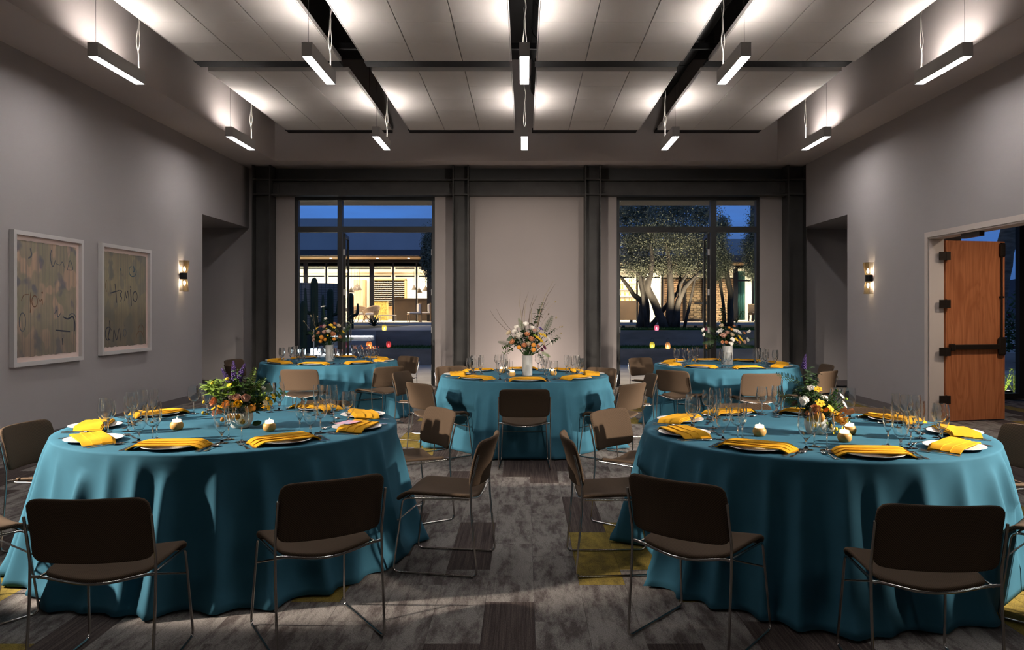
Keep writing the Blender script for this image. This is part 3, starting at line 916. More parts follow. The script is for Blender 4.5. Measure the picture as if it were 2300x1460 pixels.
def flat_bar(b, pts, th=.0022):
    """ribbon along y: pts = (y, half width, z, x offset)"""
    v = []; f = []
    for (y, hw, z, xo) in pts:
        v += [(xo - hw, y, z), (xo + hw, y, z), (xo + hw, y, z + th), (xo - hw, y, z + th)]
    n = len(pts)
    for k in range(n - 1):
        for i in range(4):
            j = (i + 1) % 4
            f.append((k * 4 + i, k * 4 + j, k * 4 + 4 + j, k * 4 + 4 + i))
    f.append((3, 2, 1, 0)); f.append((n * 4 - 4, n * 4 - 3, n * 4 - 2, n * 4 - 1))
    return b.add(v, f)
HANDLE = [(-.100, .0075, .001, 0), (-.094, .0105, .0012, 0), (-.08, .0095, .0018, 0), (-.04, .0050, .004, 0), (0.0, .0036, .0075, 0), (.025, .0040, .0085, 0)]
fk = MB(); flat_bar(fk, HANDLE + [(.036, .0090, .006, 0), (.048, .0125, .0035, 0), (.056, .0125, .003, 0)])
for t_ in (-.0105, -.0035, .0035, .0105): flat_bar(fk, [(.0555, .0020, .003, t_), (.075, .0019, .004, t_), (.098, .0009, .0085, t_)])
fork_me = mesh_of(fk, 'dinner_fork', M['silver'], True, 40)
kn = MB(); flat_bar(kn, [(-.115, .0080, .001, 0), (-.108, .0105, .001, 0), (-.06, .0085, .001, 0), (-.012, .0070, .001, 0), (-.006, .0050, .001, 0)], .007)
flat_bar(kn, [(-.006, .0065, .003, 0), (.02, .0085, .003, .001), (.09, .0095, .003, .001), (.112, .0065, .003, -.001), (.120, .0012, .003, -.005)], .0016)
knife_me = mesh_of(kn, 'table_knife', M['silver'], True, 40)
sp = MB(); flat_bar(sp, HANDLE)
def bowl_fn(u, v):
    x, y = rrect(u, v, .020, .031, 2.0)
    q = min(1, (x / .020) ** 2 + (y / .031) ** 2)
    return (x, y + .053, .0035 + .006 * q)
sp.shell(bowl_fn, 8, 8, .0015)
spoon_me = mesh_of(sp, 'table_spoon', M['silver'], True, 50)

def glass_parts(name, foot_r, stem_top, stem_r, bowl):
    """returns list of (part name, mesh)"""
    st = MB().lathe([(0.0, .0015), (foot_r, .0012), (foot_r, .0028), (foot_r * .5, .0045), (stem_r * 1.8, .009), (stem_r, .022), (stem_r, (stem_top + .022) / 2), (stem_r * 1.15, stem_top - .006), (stem_r * 2.4, stem_top + .003), (0.0, stem_top + .0055)], 18)
    inner = [(max(r_ - .0011, 0.0), z_ + (.0016 if i_ == 0 else 0.0)) for i_, (r_, z_) in enumerate(bowl)]
    bw = MB().lathe([(0.0, bowl[0][1])] + bowl + list(reversed(inner)) + [(0.0, bowl[0][1] + .0016)], 26)
    return [('stem', mesh_of(st, 'stem', M['glass_solid'], True, 45)), ('bowl', mesh_of(bw, 'bowl', M['glass_solid'], True, 45))]
GL = {
    'water_goblet': (glass_parts('water_goblet', .037, .058, .0060, [(.004, .058), (.014, .062), (.027, .076), (.036, .095), (.0415, .120), (.0420, .140), (.0395, .170), (.0350, .205)]), 'water goblet'),
    'wine_glass': (glass_parts('wine_glass', .036, .088, .0036, [(.004, .088), (.016, .092), (.029, .102), (.0375, .118), (.0400, .138), (.0380, .162), (.0335, .198)]), 'wine glass'),
    'champagne_flute': (glass_parts('champagne_flute', .032, .078, .0038, [(.004, .078), (.012, .086), (.020, .105), (.0250, .132), (.0262, .160), (.0250, .188), (.0232, .213)]), 'champagne flute'),
}
M['menu'] = noisy(mat('printed_menu_card', (0.75, 0.30, 0.32), 0.6), (18, 18, 18), 0.3, 2, col2=(0.30, 0.34, 0.55))
POS8 = ['front', 'front-right', 'right', 'back-right', 'back', 'back-left', 'left', 'front-left']
POS9 = ['front', 'front-right', 'right front', 'right back', 'back-right', 'back', 'back-left', 'left back', 'left front']
def place_setting(key, a, pos, full, r_):
    (cx, cy), R_, _ = TABLES[key]
    tn = TNAME[key]
    d = R_ - .185
    px_, py_ = cx + d * math.cos(R(a)), cy + d * math.sin(R(a))
    rz = R(a + 90)
    ca, sa = math.cos(rz), math.sin(rz)
    def put(o, x, y, z=0.0, turn=0.0):
        o.location = (px_ + x * ca - y * sa, py_ + x * sa + y * ca, ZT + .0002 + z)
        o.rotation_euler = (0, 0, rz + R(turn))
    def lab(what): return f'{what} at the {pos} setting of the {tn}'
    jt = r_.uniform(-4, 4)
    o = link('plate', plate_me, None); put(o, 0, 0); tag(o, lab('white plate'), 'plate', 'white dinner plates')
    nk = link('napkin', napkin_me, None); put(nk, r_.uniform(-.008, .008), r_.uniform(-.012, .012), 0.0, r_.uniform(-9, 9))
    tag(nk, lab('folded mustard napkin'), 'napkin', 'mustard linen napkins')
    link('pleat', pleat1_me, None, nk, (0, .021, 0)); link('pleat', pleat2_me, None, nk, (0, .041, 0))
    if full:
        for nm, me, x, y, tw, w_ in (('dinner_fork', fork_me, -.185, 0, 0, 'inner silver fork'), ('salad_fork', fork_me, -.222, -.008, 0, 'outer silver fork'),
                                     ('table_knife', knife_me, .186, -.004, 0, 'silver knife'), ('table_spoon', spoon_me, .222, -.01, 0, 'silver spoon beside the knife')):
            o = link(nm, me, None); put(o, x, y, .0003, tw + jt + r_.uniform(-3, 3)); tag(o, lab(w_), nm.split('_')[1], 'silver cutlery')
        o = link('dessert_spoon', spoon_me, None); put(o, .0, .195, .0003, 90 + jt); tag(o, lab('crosswise silver dessert spoon'), 'spoon', 'silver cutlery')
    for nm, x, y in (('water_goblet', .215, .150), ('wine_glass', .300, .190), ('champagne_flute', .205, .262)):
        parts, cat = GL[nm]
        e_ = empty(nm)
        x += r_.uniform(-.01, .01); y += r_.uniform(-.012, .012)
        put(e_, x, y, .0, 0)
        tag(e_, lab({'water_goblet': 'short-stemmed water goblet', 'wine_glass': 'empty wine glass', 'champagne_flute': 'slim champagne flute'}[nm]), cat, 'clear stemware')
        for pn, me in parts: link(pn, me, None, e_)
    return nk
rs = random.Random(77)
for key, a0, n_ in (('FL', -92, 9), ('FR', -89, 9), ('C', -88, 8), ('BL', -91, 8), ('BR', -83, 8)):
    for i in range(n_):
        a = a0 + i * 360 / n_
        aa = (a + 180) % 360 - 180
        full = key in ('FL', 'FR') or math.sin(R(a)) < .35
        place_setting(key, a, (POS9 if n_ == 9 else POS8)[i], full, rs)
# printed card lying beside the right-hand plate of the left foreground table
o = MB().cbox((-.075, -.05, 0), (.075, .05, .002), .0008).build('menu_card', M['menu'])
o.location = (-1.85 + .80 * math.cos(R(-12)) - .02, 4.978 + .80 * math.sin(R(-12)) + .0, ZT + .0400); o.rotation_euler = (0, 0, R(70))
tag(o, 'pink and blue printed card on the napkin, right end of left foreground table', 'card')

# ================================================================ CANDLES
M['ochre'] = noisy(mat('ochre_ceramic', (0.55, 0.30, 0.075), 0.5), (40, 40, 40), 0.2)
M['wax'] = mat('glowing_wax', (0.85, 0.70, 0.48), 0.5, emit=(1.0, 0.78, 0.45), estr=5.0)
M['flame'] = emission('candle_flame', (1.0, 0.72, 0.34), 40.0)
def make_candle():
    c = empty('votive_candle')
    h = MB().lathe([(0.0, .001), (.024, .001), (.034, .010), (.039, .024), (.038, .038), (.031, .050), (.028, .0515), (.027, .049), (.0265, .030), (0.0, .030)], 26)
    h.build('holder', M['ochre'], c, smooth=True)
    MB().lathe([(0.0, .0302), (.0245, .0302), (.0245, .064), (.0225, .0665), (0.0, .0635)], 22).build('wax', M['wax'], c, smooth=True, sharp=50)
    MB().lathe([(0.0, .064), (.003, .067), (.003, .070), (.0014, .076), (0.0, .080)], 8).build('flame', M['flame'], c, smooth=True)
    return c
cn0 = make_candle()
for i, (px_, py_, lab) in enumerate(((397, 966, 'lit ochre votive candle left of the flowers on left foreground table'), (605, 969, 'lit ochre votive candle right of the flowers on left foreground table'),
        (1706, 980, 'lit ochre votive candle left of the flowers on right foreground table'), (1897, 993, 'nearer lit ochre candle right of flowers on right foreground table'), (1908, 976, 'farther lit ochre candle right of flowers on right foreground table'),
        (1150, 846, 'lit ochre votive candle left of the vase on the middle table'), (1243, 843, 'lit ochre votive candle right of the vase on the middle table'), (1128, 838, 'ochre candle farthest left behind glasses on the middle table'))):
    c = cn0 if i == 0 else copy_tree(cn0)
    Y = FPX * (1.5 - ZT) / (py_ - 696)
    c.location = ((px_ - 1178) * Y / FPX, Y, ZT + .0002)
    tag(c, lab, 'candle', 'ochre votive candles')
# ================================================================ FLOWERS
def fmat(name, c, rough=0.55, var=0.18): return noisy(mat(name, c, rough, spec=0.25), (45, 45, 45), var, 2)
FC = {'peach': (0.66, 0.31, 0.155), 'blush': (0.68, 0.43, 0.34), 'white': (0.78, 0.73, 0.66), 'cream': (0.70, 0.58, 0.42), 'yellow': (0.78, 0.50, 0.03), 'orange': (0.72, 0.28, 0.04), 'amber': (0.58, 0.26, 0.03),
      'plum': (0.12, 0.02, 0.06), 'violet': (0.085, 0.045, 0.20), 'green': (0.075, 0.155, 0.022), 'lime': (0.22, 0.33, 0.045), 'dark_green': (0.022, 0.055, 0.014), 'grey_green': (0.10, 0.13, 0.075), 'brown': (0.075, 0.045, 0.025), 'straw': (0.32, 0.26, 0.15)}
FM = {k: fmat('petal_' + k if k not in ('green', 'lime', 'dark_green', 'grey_green', 'brown') else 'foliage_' + k, v) for k, v in FC.items()}
def petal(b, L, W, curl, tilt, az, base_r=0.0, z0=0.0, nu=4, nv=4, cup=.35):
    ca, sa = math.cos(az), math.sin(az)
    def fn(u, v):
        x = (2 * u - 1) * W * math.sin(math.pi * min(1, .12 + .80 * v)) ** .7
        ang = tilt + curl * v
        y = base_r + L * v * math.cos(ang) - cup * x * x / max(W, 1e-6)
        z = z0 + L * v * math.sin(ang) + cup * .3 * x * x / max(W, 1e-6)
        return (x * ca - y * sa, x * sa + y * ca, z)
    b.grid(fn, nu, nv)
def rose_mb(seed=1, layers=((6, .95, .62, .18), (6, .85, .55, .75), (5, .72, .46, 1.12), (4, .55, .34, 1.35)), open_=0.0):
    r = random.Random(seed); b = MB()
    for li, (n_, L, W, tl) in enumerate(layers):
        for k in range(n_):
            petal(b, L * r.uniform(.92, 1.05), W, .55 + r.uniform(-.12, .12), tl + open_ + r.uniform(-.08, .08), 2 * math.pi * (k + .5 * (li % 2)) / n_ + r.uniform(-.12, .12), .10, -.25 + .02 * li, cup=.5)
    b.sphere((0, 0, .12), .33, 8, 5)
    return b
def fl_mesh(mb, c, name, smooth=True):
    me = mb.mesh(name, smooth); me.materials.append(FM[c]); return me
FLIB = {}
def fmesh(kind, c):
    key = (kind, c)
    if key in FLIB: return FLIB[key]
    b = None
    if kind == 'rose': b = rose_mb(hash(c) % 7 if False else len(c))
    elif kind == 'ranunculus': b = rose_mb(4, ((8, .95, .6, .35), (8, .92, .55, .75), (7, .82, .5, 1.05), (6, .66, .4, 1.25), (5, .48, .3, 1.4)))
    elif kind == 'blossom':
        b = MB()
        for k in range(6): petal(b, 1.0, .42, -.35, .45, 2 * math.pi * k / 6, .06)
        b.sphere((0, 0, .1), .2, 8, 5)
    elif kind == 'tulip':
        b = MB()
        for k in range(6): petal(b, 1.5, .55, .25, 1.15 + .1 * (k % 2), 2 * math.pi * k / 6, .2, -.6, cup=.7)
    elif kind == 'pincushion':
        b = MB(); b.sphere((0, 0, -.05), .55, 10, 6); r = random.Random(5)
        for k in range(110):
            z = r.uniform(-.25, 1); a = r.uniform(0, 2 * math.pi); q = math.sqrt(max(0, 1 - z * z))
            d = Vector((q * math.cos(a), q * math.sin(a), z)); t = d.cross(Vector((0, 0, 1))).normalized() if abs(z) < .99 else Vector((1, 0, 0))
            p0 = d * .5; p1 = d * .85 + Vector((0, 0, .08)); p2 = d * 1.0 + Vector((0, 0, .25)) - d * .12
            b.tube([p0, p1, p2], [.022, .018, .03], 4)
    elif kind == 'fruit': b = MB().sphere((0, 0, 0), 1.0, 14, 9, (1, 1, 1.08))
    elif kind == 'button':
        b = MB().sphere((0, 0, 0), 1.0, 10, 6, (1, 1, .75))
        for k in range(10): petal(b, .55, .22, .2, .2, 2 * math.pi * k / 10, .55, .1, 2, 2)
    elif kind == 'cotton':
        b = MB(); r = random.Random(3)
        for p in ((0, 0, .25), (.5, .1, .05), (-.45, .2, .05), (.05, .5, .0), (.05, -.5, .05), (.35, -.3, .35), (-.3, -.25, .3)): b.sphere(p, r.uniform(.45, .6), 8, 6)
    elif kind == 'spike':
        b = MB(); r = random.Random(9)
        b.tube([(0, 0, 0), (.03, 0, .5), (.08, 0, 1.0)], [.03, .025, .01], 5)
        for k in range(64):
            t = .08 + .9 * k / 64; a = k * 2.4; q = .115 * (1 - t) ** .6 + .02
            b.sphere((.08 * t * t + q * math.cos(a), q * math.sin(a), t), .045 * (1.15 - .8 * t), 5, 3, (1, 1, 1.3))
    elif kind == 'fern':
        b = MB(); b.tube([(0, 0, 0), (0, .04, .5), (0, .12, 1.0)], [.014, .010, .003], 4)
        for k in range(17):
            t = .10 + .88 * k / 17; L = .19 * math.sin(math.pi * (.18 + .80 * t)) ** .8
            for s in (-1, 1):
                y0, z0 = .12 * t * t, t
                v = [(0, y0, z0 - .008), (s * L * .5, y0 - .02, z0 + .022), (s * L, y0 - .05, z0 + .055), (s * L * .5, y0 - .02, z0 + .050), (0, y0, z0 + .012)]
                b.add(v, [(0, 1, 3, 4), (1, 2, 3)])
    elif kind == 'leaf':
        b = MB(); petal(b, 1.0, .26, -.4, .5, 0, 0, 0, 4, 6, .5)
    elif kind == 'leaf_spray':
        b = MB(); r = random.Random(2); b.tube([(0, 0, 0), (.03, .05, .5), (.0, .16, 1.0)], [.014, .010, .004], 4)
        for k in range(16):
            t = .15 + .82 * k / 16
            bb = MB(); petal(bb, .26, .085, -.5, .5 + r.uniform(-.3, .3), 0, 0, 0, 3, 3, .4)
            mt = Matrix.Translation((.03 * math.sin(3 * t), .16 * t * t, t)) @ Matrix.Rotation(k * 2.4, 4, 'Z')
            b.add([mt @ Vector(p) for p in bb.v], bb.f)
    elif kind == 'moss':
        b = MB(); r = random.Random(6)
        for k in range(150):
            a = r.uniform(0, 6.28); q = r.uniform(0, 1) ** .5; h = r.uniform(.2, 1.0) * (1 - .35 * q)
            bb = MB(); petal(bb, .34, .10, -.4, .5 + r.uniform(-.4, .5), r.uniform(0, 6.28), 0, 0, 2, 2, .4)
            b.add([Vector(p) + Vector((q * math.cos(a), q * .7 * math.sin(a), h)) for p in bb.v], bb.f)
        for k in range(26):
            a = r.uniform(0, 6.28); q = r.uniform(.1, 1) ** .5
            b.tube([(.15 * math.cos(a), .1 * math.sin(a), 0), (q * math.cos(a), q * .7 * math.sin(a), r.uniform(.6, 1.0))], .012, 4)
    elif kind == 'grass':
        b = MB(); b.tube([(0, 0, 0), (.02, 0, .35), (.09, 0, .7), (.22, 0, 1.0)], [.006, .0055, .004, .0015], 4)
    elif kind == 'seed_head':
        b = MB(); b.tube([(0, 0, 0), (.05, 0, .5), (.16, 0, .9)], [.004, .004, .003], 4); b.sphere((.175, 0, .945), .035, 6, 5, (1, 1, 1.5))
    me = fl_mesh(b, c, kind); FLIB[key] = me
    return me
PNAME = {'rose': 'rose', 'ranunculus': 'ranunculus', 'blossom': 'blossom', 'tulip': 'tulip', 'pincushion': 'pincushion_flower', 'fruit': 'kumquat', 'button': 'button_flower', 'cotton': 'cotton_boll', 'spike': 'flower_spike', 'fern': 'fern_frond', 'leaf': 'leaf', 'leaf_spray': 'leaf_spray', 'moss': 'foliage_clump', 'grass': 'grass_stem', 'seed_head': 'seed_head'}
PLAB = {'rose': 'rose head', 'ranunculus': 'layered ranunculus', 'blossom': 'open blossom', 'tulip': 'tulip', 'pincushion': 'spiky pincushion flower', 'fruit': 'round fruit', 'button': 'small button flower', 'cotton': 'fluffy boll'}
stem_m = FM['dark_green']
def arrangement(thing, center, mouth_z, items, scale_pm, seed, petal_depth=.10, front=True):
    """items: (kind, colour, px, py, size_px[, lean deg, depth])"""
    r = random.Random(seed)
    cx, cy, cz = center
    for it in items:
        kind, c, px_, py_, s = it[:5]
        lean = it[5] if len(it) > 5 else None
        p = at(px_, py_, cy)
        dx, dz = p.x - cx, p.z - (cz + mouth_z)
        up = kind in ('spike', 'fern', 'grass', 'seed_head', 'leaf_spray', 'moss', 'leaf')
        if len(it) > 6: dd = it[6]
        elif up: dd = r.uniform(-.03, .06)
        else: dd = -petal_depth * max(.15, 1 - (abs(dx) / .30) ** 2) * r.uniform(.6, 1.05)
        pos = Vector((dx, dd, p.z - cz))
        o = link(PNAME[kind], fmesh(kind, c), None, thing, pos)
        sz = s / scale_pm
        o.scale = (sz, sz, sz)
        if kind in ('grass', 'seed_head'): o.scale = (sz * 1.0, sz, sz)
        if up:
            o.rotation_euler = (R(r.uniform(-8, 8)), R(lean if lean is not None else r.uniform(-15, 15)), 0 if kind in ('grass', 'fern') else R(r.uniform(-20, 20)))
        else:
            d = Vector((dx * 1.4, dd - .06, dz * .9 + .06))
            if d.length < 1e-4: d = Vector((0, -1, .4))
            q = d.to_track_quat('Z', 'Y')
            o.rotation_euler = q.to_euler()
            m0 = Vector((dx * .10, dd * .1, mouth_z - .02)) - pos
            inv = o.rotation_euler.to_matrix().inverted()
            tip = inv @ m0 / sz
            if kind not in ('fruit',):
                MB().tube([(0, 0, -.3), Vector((0, 0, -.9)).lerp(tip, .25), tip], .10 / max(1, s / 8), 4).build('stem', stem_m, o)
    return thing

M['vase_white'] = noisy(mat('white_stoneware', (0.66, 0.66, 0.62), 0.3, spec=0.5), (20, 20, 20), 0.08)
M['vase_smoke'] = noisy(mat('white_swirled_glass', (0.46, 0.46, 0.45), 0.12, spec=0.6, coat=0.3), (14, 14, 5), 0.35, 4)
def low_bowl(t, r_=.078, h=.098):
    MB().lathe([(0, .0005), (r_ * .62, .0005), (r_ * .70, .006), (r_ * .95, h * .45), (r_, h * .68), (r_ * .93, h * .92), (r_ * .86, h), (r_ * .82, h * .98), (r_ * .84, h * .8), (0, h * .72)], 32).build('bowl', M['vase_white'], t, smooth=True)
def tall_vase(t, r_=.058, h=.225):
    MB().lathe([(0, .0005), (r_ * .97, .0005), (r_, .004), (r_, h), (r_ - .005, h), (r_ - .005, .03), (0, .03)], 32).build('vase', M['vase_smoke'], t, smooth=True, sharp=40)
    MB().lathe([(r_ * .9, .0308), (r_ - .0055, .031), (r_ - .0055, h - .03), (0, h - .03)], 24).build('water', M['glass_solid'], t, smooth=True, sharp=40)

# ---- low arrangement, left foreground table
Y = 4.86; cx = (540 - 1178) * Y / FPX
t = empty('flower_bowl', (cx, Y, ZT + .0003)); tag(t, 'low white bowl of peach and yellow flowers with ferns, left foreground table', 'flowers', 'flower arrangements')
low_bowl(t)
FLi = [('moss', 'lime', 500, 892, 42), ('moss', 'green', 545, 888, 40), ('moss', 'green', 575, 905, 30), ('moss', 'dark_green', 520, 925, 34), ('moss', 'dark_green', 556, 925, 34), ('leaf_spray', 'green', 532, 890, 62, 4), ('leaf_spray', 'lime', 525, 895, 52, -14), ('leaf_spray', 'green', 500, 905, 56, -28),
       ('spike', 'violet', 528, 862, 52, -14), ('spike', 'violet', 535, 860, 48, 18), ('spike', 'violet', 526, 866, 46, -34), ('spike', 'violet', 492, 884, 40, -52), ('fern', 'lime', 548, 890, 66, 14), ('fern', 'green', 560, 895, 60, 38), ('fern', 'green', 508, 915, 50, -50),
       ('rose', 'peach', 491, 900, 15), ('tulip', 'peach', 505, 921, 11), ('rose', 'blush', 492, 925, 9), ('ranunculus', 'blush', 541, 892, 13), ('ranunculus', 'blush', 562, 893, 14), ('ranunculus', 'yellow', 548, 905, 13), ('ranunculus', 'yellow', 545, 932, 10), ('ranunculus', 'yellow', 556, 944, 9), ('pincushion', 'orange', 521, 906, 11), ('fruit', 'orange', 528, 932, 6.5), ('fruit', 'orange', 573, 914, 9.5), ('fruit', 'orange', 512, 938, 5),
       ('cotton', 'white', 588, 873, 6, None, .02), ('blossom', 'white', 602, 903, 8), ('blossom', 'yellow', 617, 889, 7), ('blossom', 'yellow', 613, 903, 7), ('button', 'yellow', 607, 893, 4), ('blossom', 'yellow', 609, 914, 6), ('button', 'lime', 596, 885, 3), ('button', 'lime', 602, 881, 3), ('tulip', 'white', 560, 928, 9), ('leaf', 'dark_green', 588, 878, 40, 60), ('leaf', 'dark_green', 575, 900, 40, 70), ('leaf_spray', 'green', 585, 905, 55, 62), ('leaf', 'lime', 578, 868, 24, 80),
       ('button', 'yellow', 466, 901, 4), ('button', 'yellow', 463, 925, 4), ('button', 'yellow', 486, 858, 4), ('button', 'yellow', 523, 848, 4), ('button', 'yellow', 470, 928, 3), ('button', 'yellow', 530, 860, 3), ('blossom', 'yellow', 528, 862, 5), ('leaf', 'green', 480, 925, 26, -70), ('leaf', 'dark_green', 565, 952, 24, 95), ('rose', 'cream', 530, 915, 9, None, .10), ('rose', 'peach', 560, 905, 12, None, .12), ('ranunculus', 'blush', 505, 900, 12, None, .12)]
arrangement(t, (cx, Y, ZT), .10, FLi, FPX / Y, 1)
# ---- low arrangement, right foreground table
Y = 4.62; cx = (1833 - 1178) * Y / FPX
t = empty('flower_bowl', (cx, Y, ZT + .0003)); tag(t, 'low pale bowl of orange, yellow and white flowers, right foreground table', 'flowers', 'flower arrangements')
low_bowl(t, .072, .095)
FRi = [('spike', 'violet', 1812, 832, 36, 3), ('leaf_spray', 'dark_green', 1815, 885, 60, -2), ('leaf_spray', 'dark_green', 1822, 890, 56, 22), ('leaf_spray', 'green', 1828, 900, 62, -14), ('grass', 'green', 1818, 880, 60, -4), ('moss', 'dark_green', 1815, 905, 34), ('moss', 'dark_green', 1845, 925, 36), ('moss', 'green', 1868, 930, 30), ('moss', 'dark_green', 1830, 940, 30),
       ('fern', 'green', 1798, 918, 64, -52), ('fern', 'dark_green', 1788, 870, 56, 78), ('fern', 'dark_green', 1805, 860, 60, -70), ('leaf_spray', 'green', 1860, 915, 50, 42), ('leaf', 'dark_green', 1845, 915, 40, 160), ('leaf', 'dark_green', 1855, 930, 38, 130), ('leaf', 'dark_green', 1870, 955, 34, 100), ('leaf_spray', 'green', 1880, 940, 34, 100),
       ('cotton', 'white', 1793, 896, 12), ('leaf', 'brown', 1783, 908, 22, 80), ('cotton', 'brown', 1786, 906, 8, None, .01), ('blossom', 'white', 1808, 868, 9), ('blossom', 'yellow', 1823, 871, 9), ('cotton', 'white', 1853, 896, 10, None, .02), ('cotton', 'white', 1838, 878, 8, None, .04), ('blossom', 'white', 1881, 888, 8), ('blossom', 'white', 1886, 905, 9), ('button', 'lime', 1889, 893, 3.5),
       ('rose', 'peach', 1818, 916, 14), ('tulip', 'orange', 1843, 918, 8), ('blossom', 'yellow', 1832, 903, 11), ('blossom', 'yellow', 1855, 914, 9), ('button', 'yellow', 1853, 918, 4.5), ('button', 'yellow', 1836, 918, 4), ('fruit', 'amber', 1825, 932, 11), ('pincushion', 'amber', 1876, 938, 17), ('tulip', 'peach', 1895, 922, 13), ('tulip', 'peach', 1884, 918, 9),
       ('button', 'yellow', 1805, 936, 6), ('blossom', 'yellow', 1820, 951, 5), ('button', 'lime', 1845, 946, 3), ('button', 'yellow', 1859, 952, 4), ('button', 'yellow', 1866, 959, 4.5), ('blossom', 'yellow', 1874, 965, 7), ('blossom', 'yellow', 1882, 960, 7), ('blossom', 'lime', 1893, 942, 8), ('blossom', 'yellow', 1862, 966, 5), ('rose', 'peach', 1803, 925, 9), ('rose', 'cream', 1840, 905, 10, None, .1), ('ranunculus', 'yellow', 1865, 915, 10, None, .1), ('rose', 'peach', 1820, 905, 11, None, .12)]
arrangement(t, (cx, Y, ZT), .095, FRi, FPX / Y, 2)
# ---- tall arrangement, middle table
Y = 8.75; cx = (1184 - 1178) * Y / FPX
t = empty('flower_vase', (cx, Y, ZT + .0003)); tag(t, 'tall white vase of peach roses and wild grasses on the middle table', 'flowers', 'flower arrangements')
tall_vase(t)
Ci = [('moss', 'dark_green', 1170, 780, 22), ('moss', 'dark_green', 1200, 778, 22), ('moss', 'green', 1185, 790, 18), ('moss', 'dark_green', 1185, 765, 26), ('moss', 'green', 1185, 800, 12),
      ('grass', 'straw', 1182, 750, 98, -20), ('grass', 'brown', 1172, 748, 92, -3), ('grass', 'brown', 1185, 748, 88, 2), ('grass', 'brown', 1190, 745, 82, -6), ('grass', 'straw', 1180, 745, 80, -8), ('grass', 'brown', 1152, 752, 76, -55), ('grass', 'brown', 1160, 752, 72, -50), ('grass', 'straw', 1205, 745, 118, 6), ('grass', 'brown', 1208, 735, 105, 10), ('grass', 'brown', 1200, 750, 80, 12), ('grass', 'straw', 1196, 748, 76, -10),
      ('leaf_spray', 'grey_green', 1192, 745, 58, 22), ('leaf_spray', 'grey_green', 1206, 705, 30, 28), ('seed_head', 'straw', 1215, 715, 52, 30), ('seed_head', 'straw', 1210, 745, 54, 42), ('seed_head', 'straw', 1218, 750, 48, 60), ('seed_head', 'straw', 1222, 755, 48, 52), ('seed_head', 'straw', 1228, 765, 40, 55), ('seed_head', 'brown', 1212, 740, 42, 20),
      ('fern', 'green', 1178, 748, 36, -22), ('fern', 'dark_green', 1222, 748, 44, 26), ('leaf_spray', 'dark_green', 1222, 758, 34, 50), ('leaf_spray', 'dark_green', 1235, 770, 26, 58), ('fern', 'dark_green', 1150, 775, 34, -78), ('leaf', 'grey_green', 1152, 770, 28, -60), ('leaf', 'grey_green', 1150, 764, 28, -50), ('leaf', 'grey_green', 1155, 760, 26, -40), ('leaf_spray', 'green', 1156, 780, 30, -120), ('leaf_spray', 'green', 1150, 776, 26, -105), ('fern', 'green', 1215, 790, 26, 120), ('leaf_spray', 'dark_green', 1205, 788, 24, 140),
      ('rose', 'cream', 1144, 748, 9), ('cotton', 'white', 1160, 734, 6), ('cotton', 'white', 1155, 743, 6), ('cotton', 'white', 1181, 727, 7), ('cotton', 'white', 1196, 735, 5), ('rose', 'white', 1167, 755, 12), ('rose', 'peach', 1184, 751, 8), ('rose', 'peach', 1193, 762, 9), ('rose', 'blush', 1200, 742, 7), ('rose', 'peach', 1152, 768, 9), ('rose', 'peach', 1178, 776, 8), ('rose', 'cream', 1187, 772, 7), ('fruit', 'orange', 1166, 779, 5), ('fruit', 'orange', 1198, 774, 5), ('fruit', 'orange', 1198, 785, 5), ('rose', 'peach', 1208, 778, 6), ('rose', 'cream', 1220, 772, 6),
      ('blossom', 'yellow', 1206, 757, 6), ('blossom', 'yellow', 1214, 764, 7), ('blossom', 'yellow', 1222, 753, 7), ('blossom', 'yellow', 1214, 750, 6), ('button', 'lime', 1200, 752, 3), ('blossom', 'white', 1232, 762, 9), ('blossom', 'white', 1236, 770, 7), ('blossom', 'plum', 1222, 779, 7), ('blossom', 'plum', 1217, 785, 6), ('blossom', 'violet', 1214, 738, 6),
      ('rose', 'peach', 1160, 760, 9, None, .12), ('rose', 'cream', 1190, 755, 10, None, .13), ('rose', 'blush', 1212, 765, 9, None, .11)]
arrangement(t, (cx, Y, ZT), .225, Ci, FPX / Y, 3, .14)
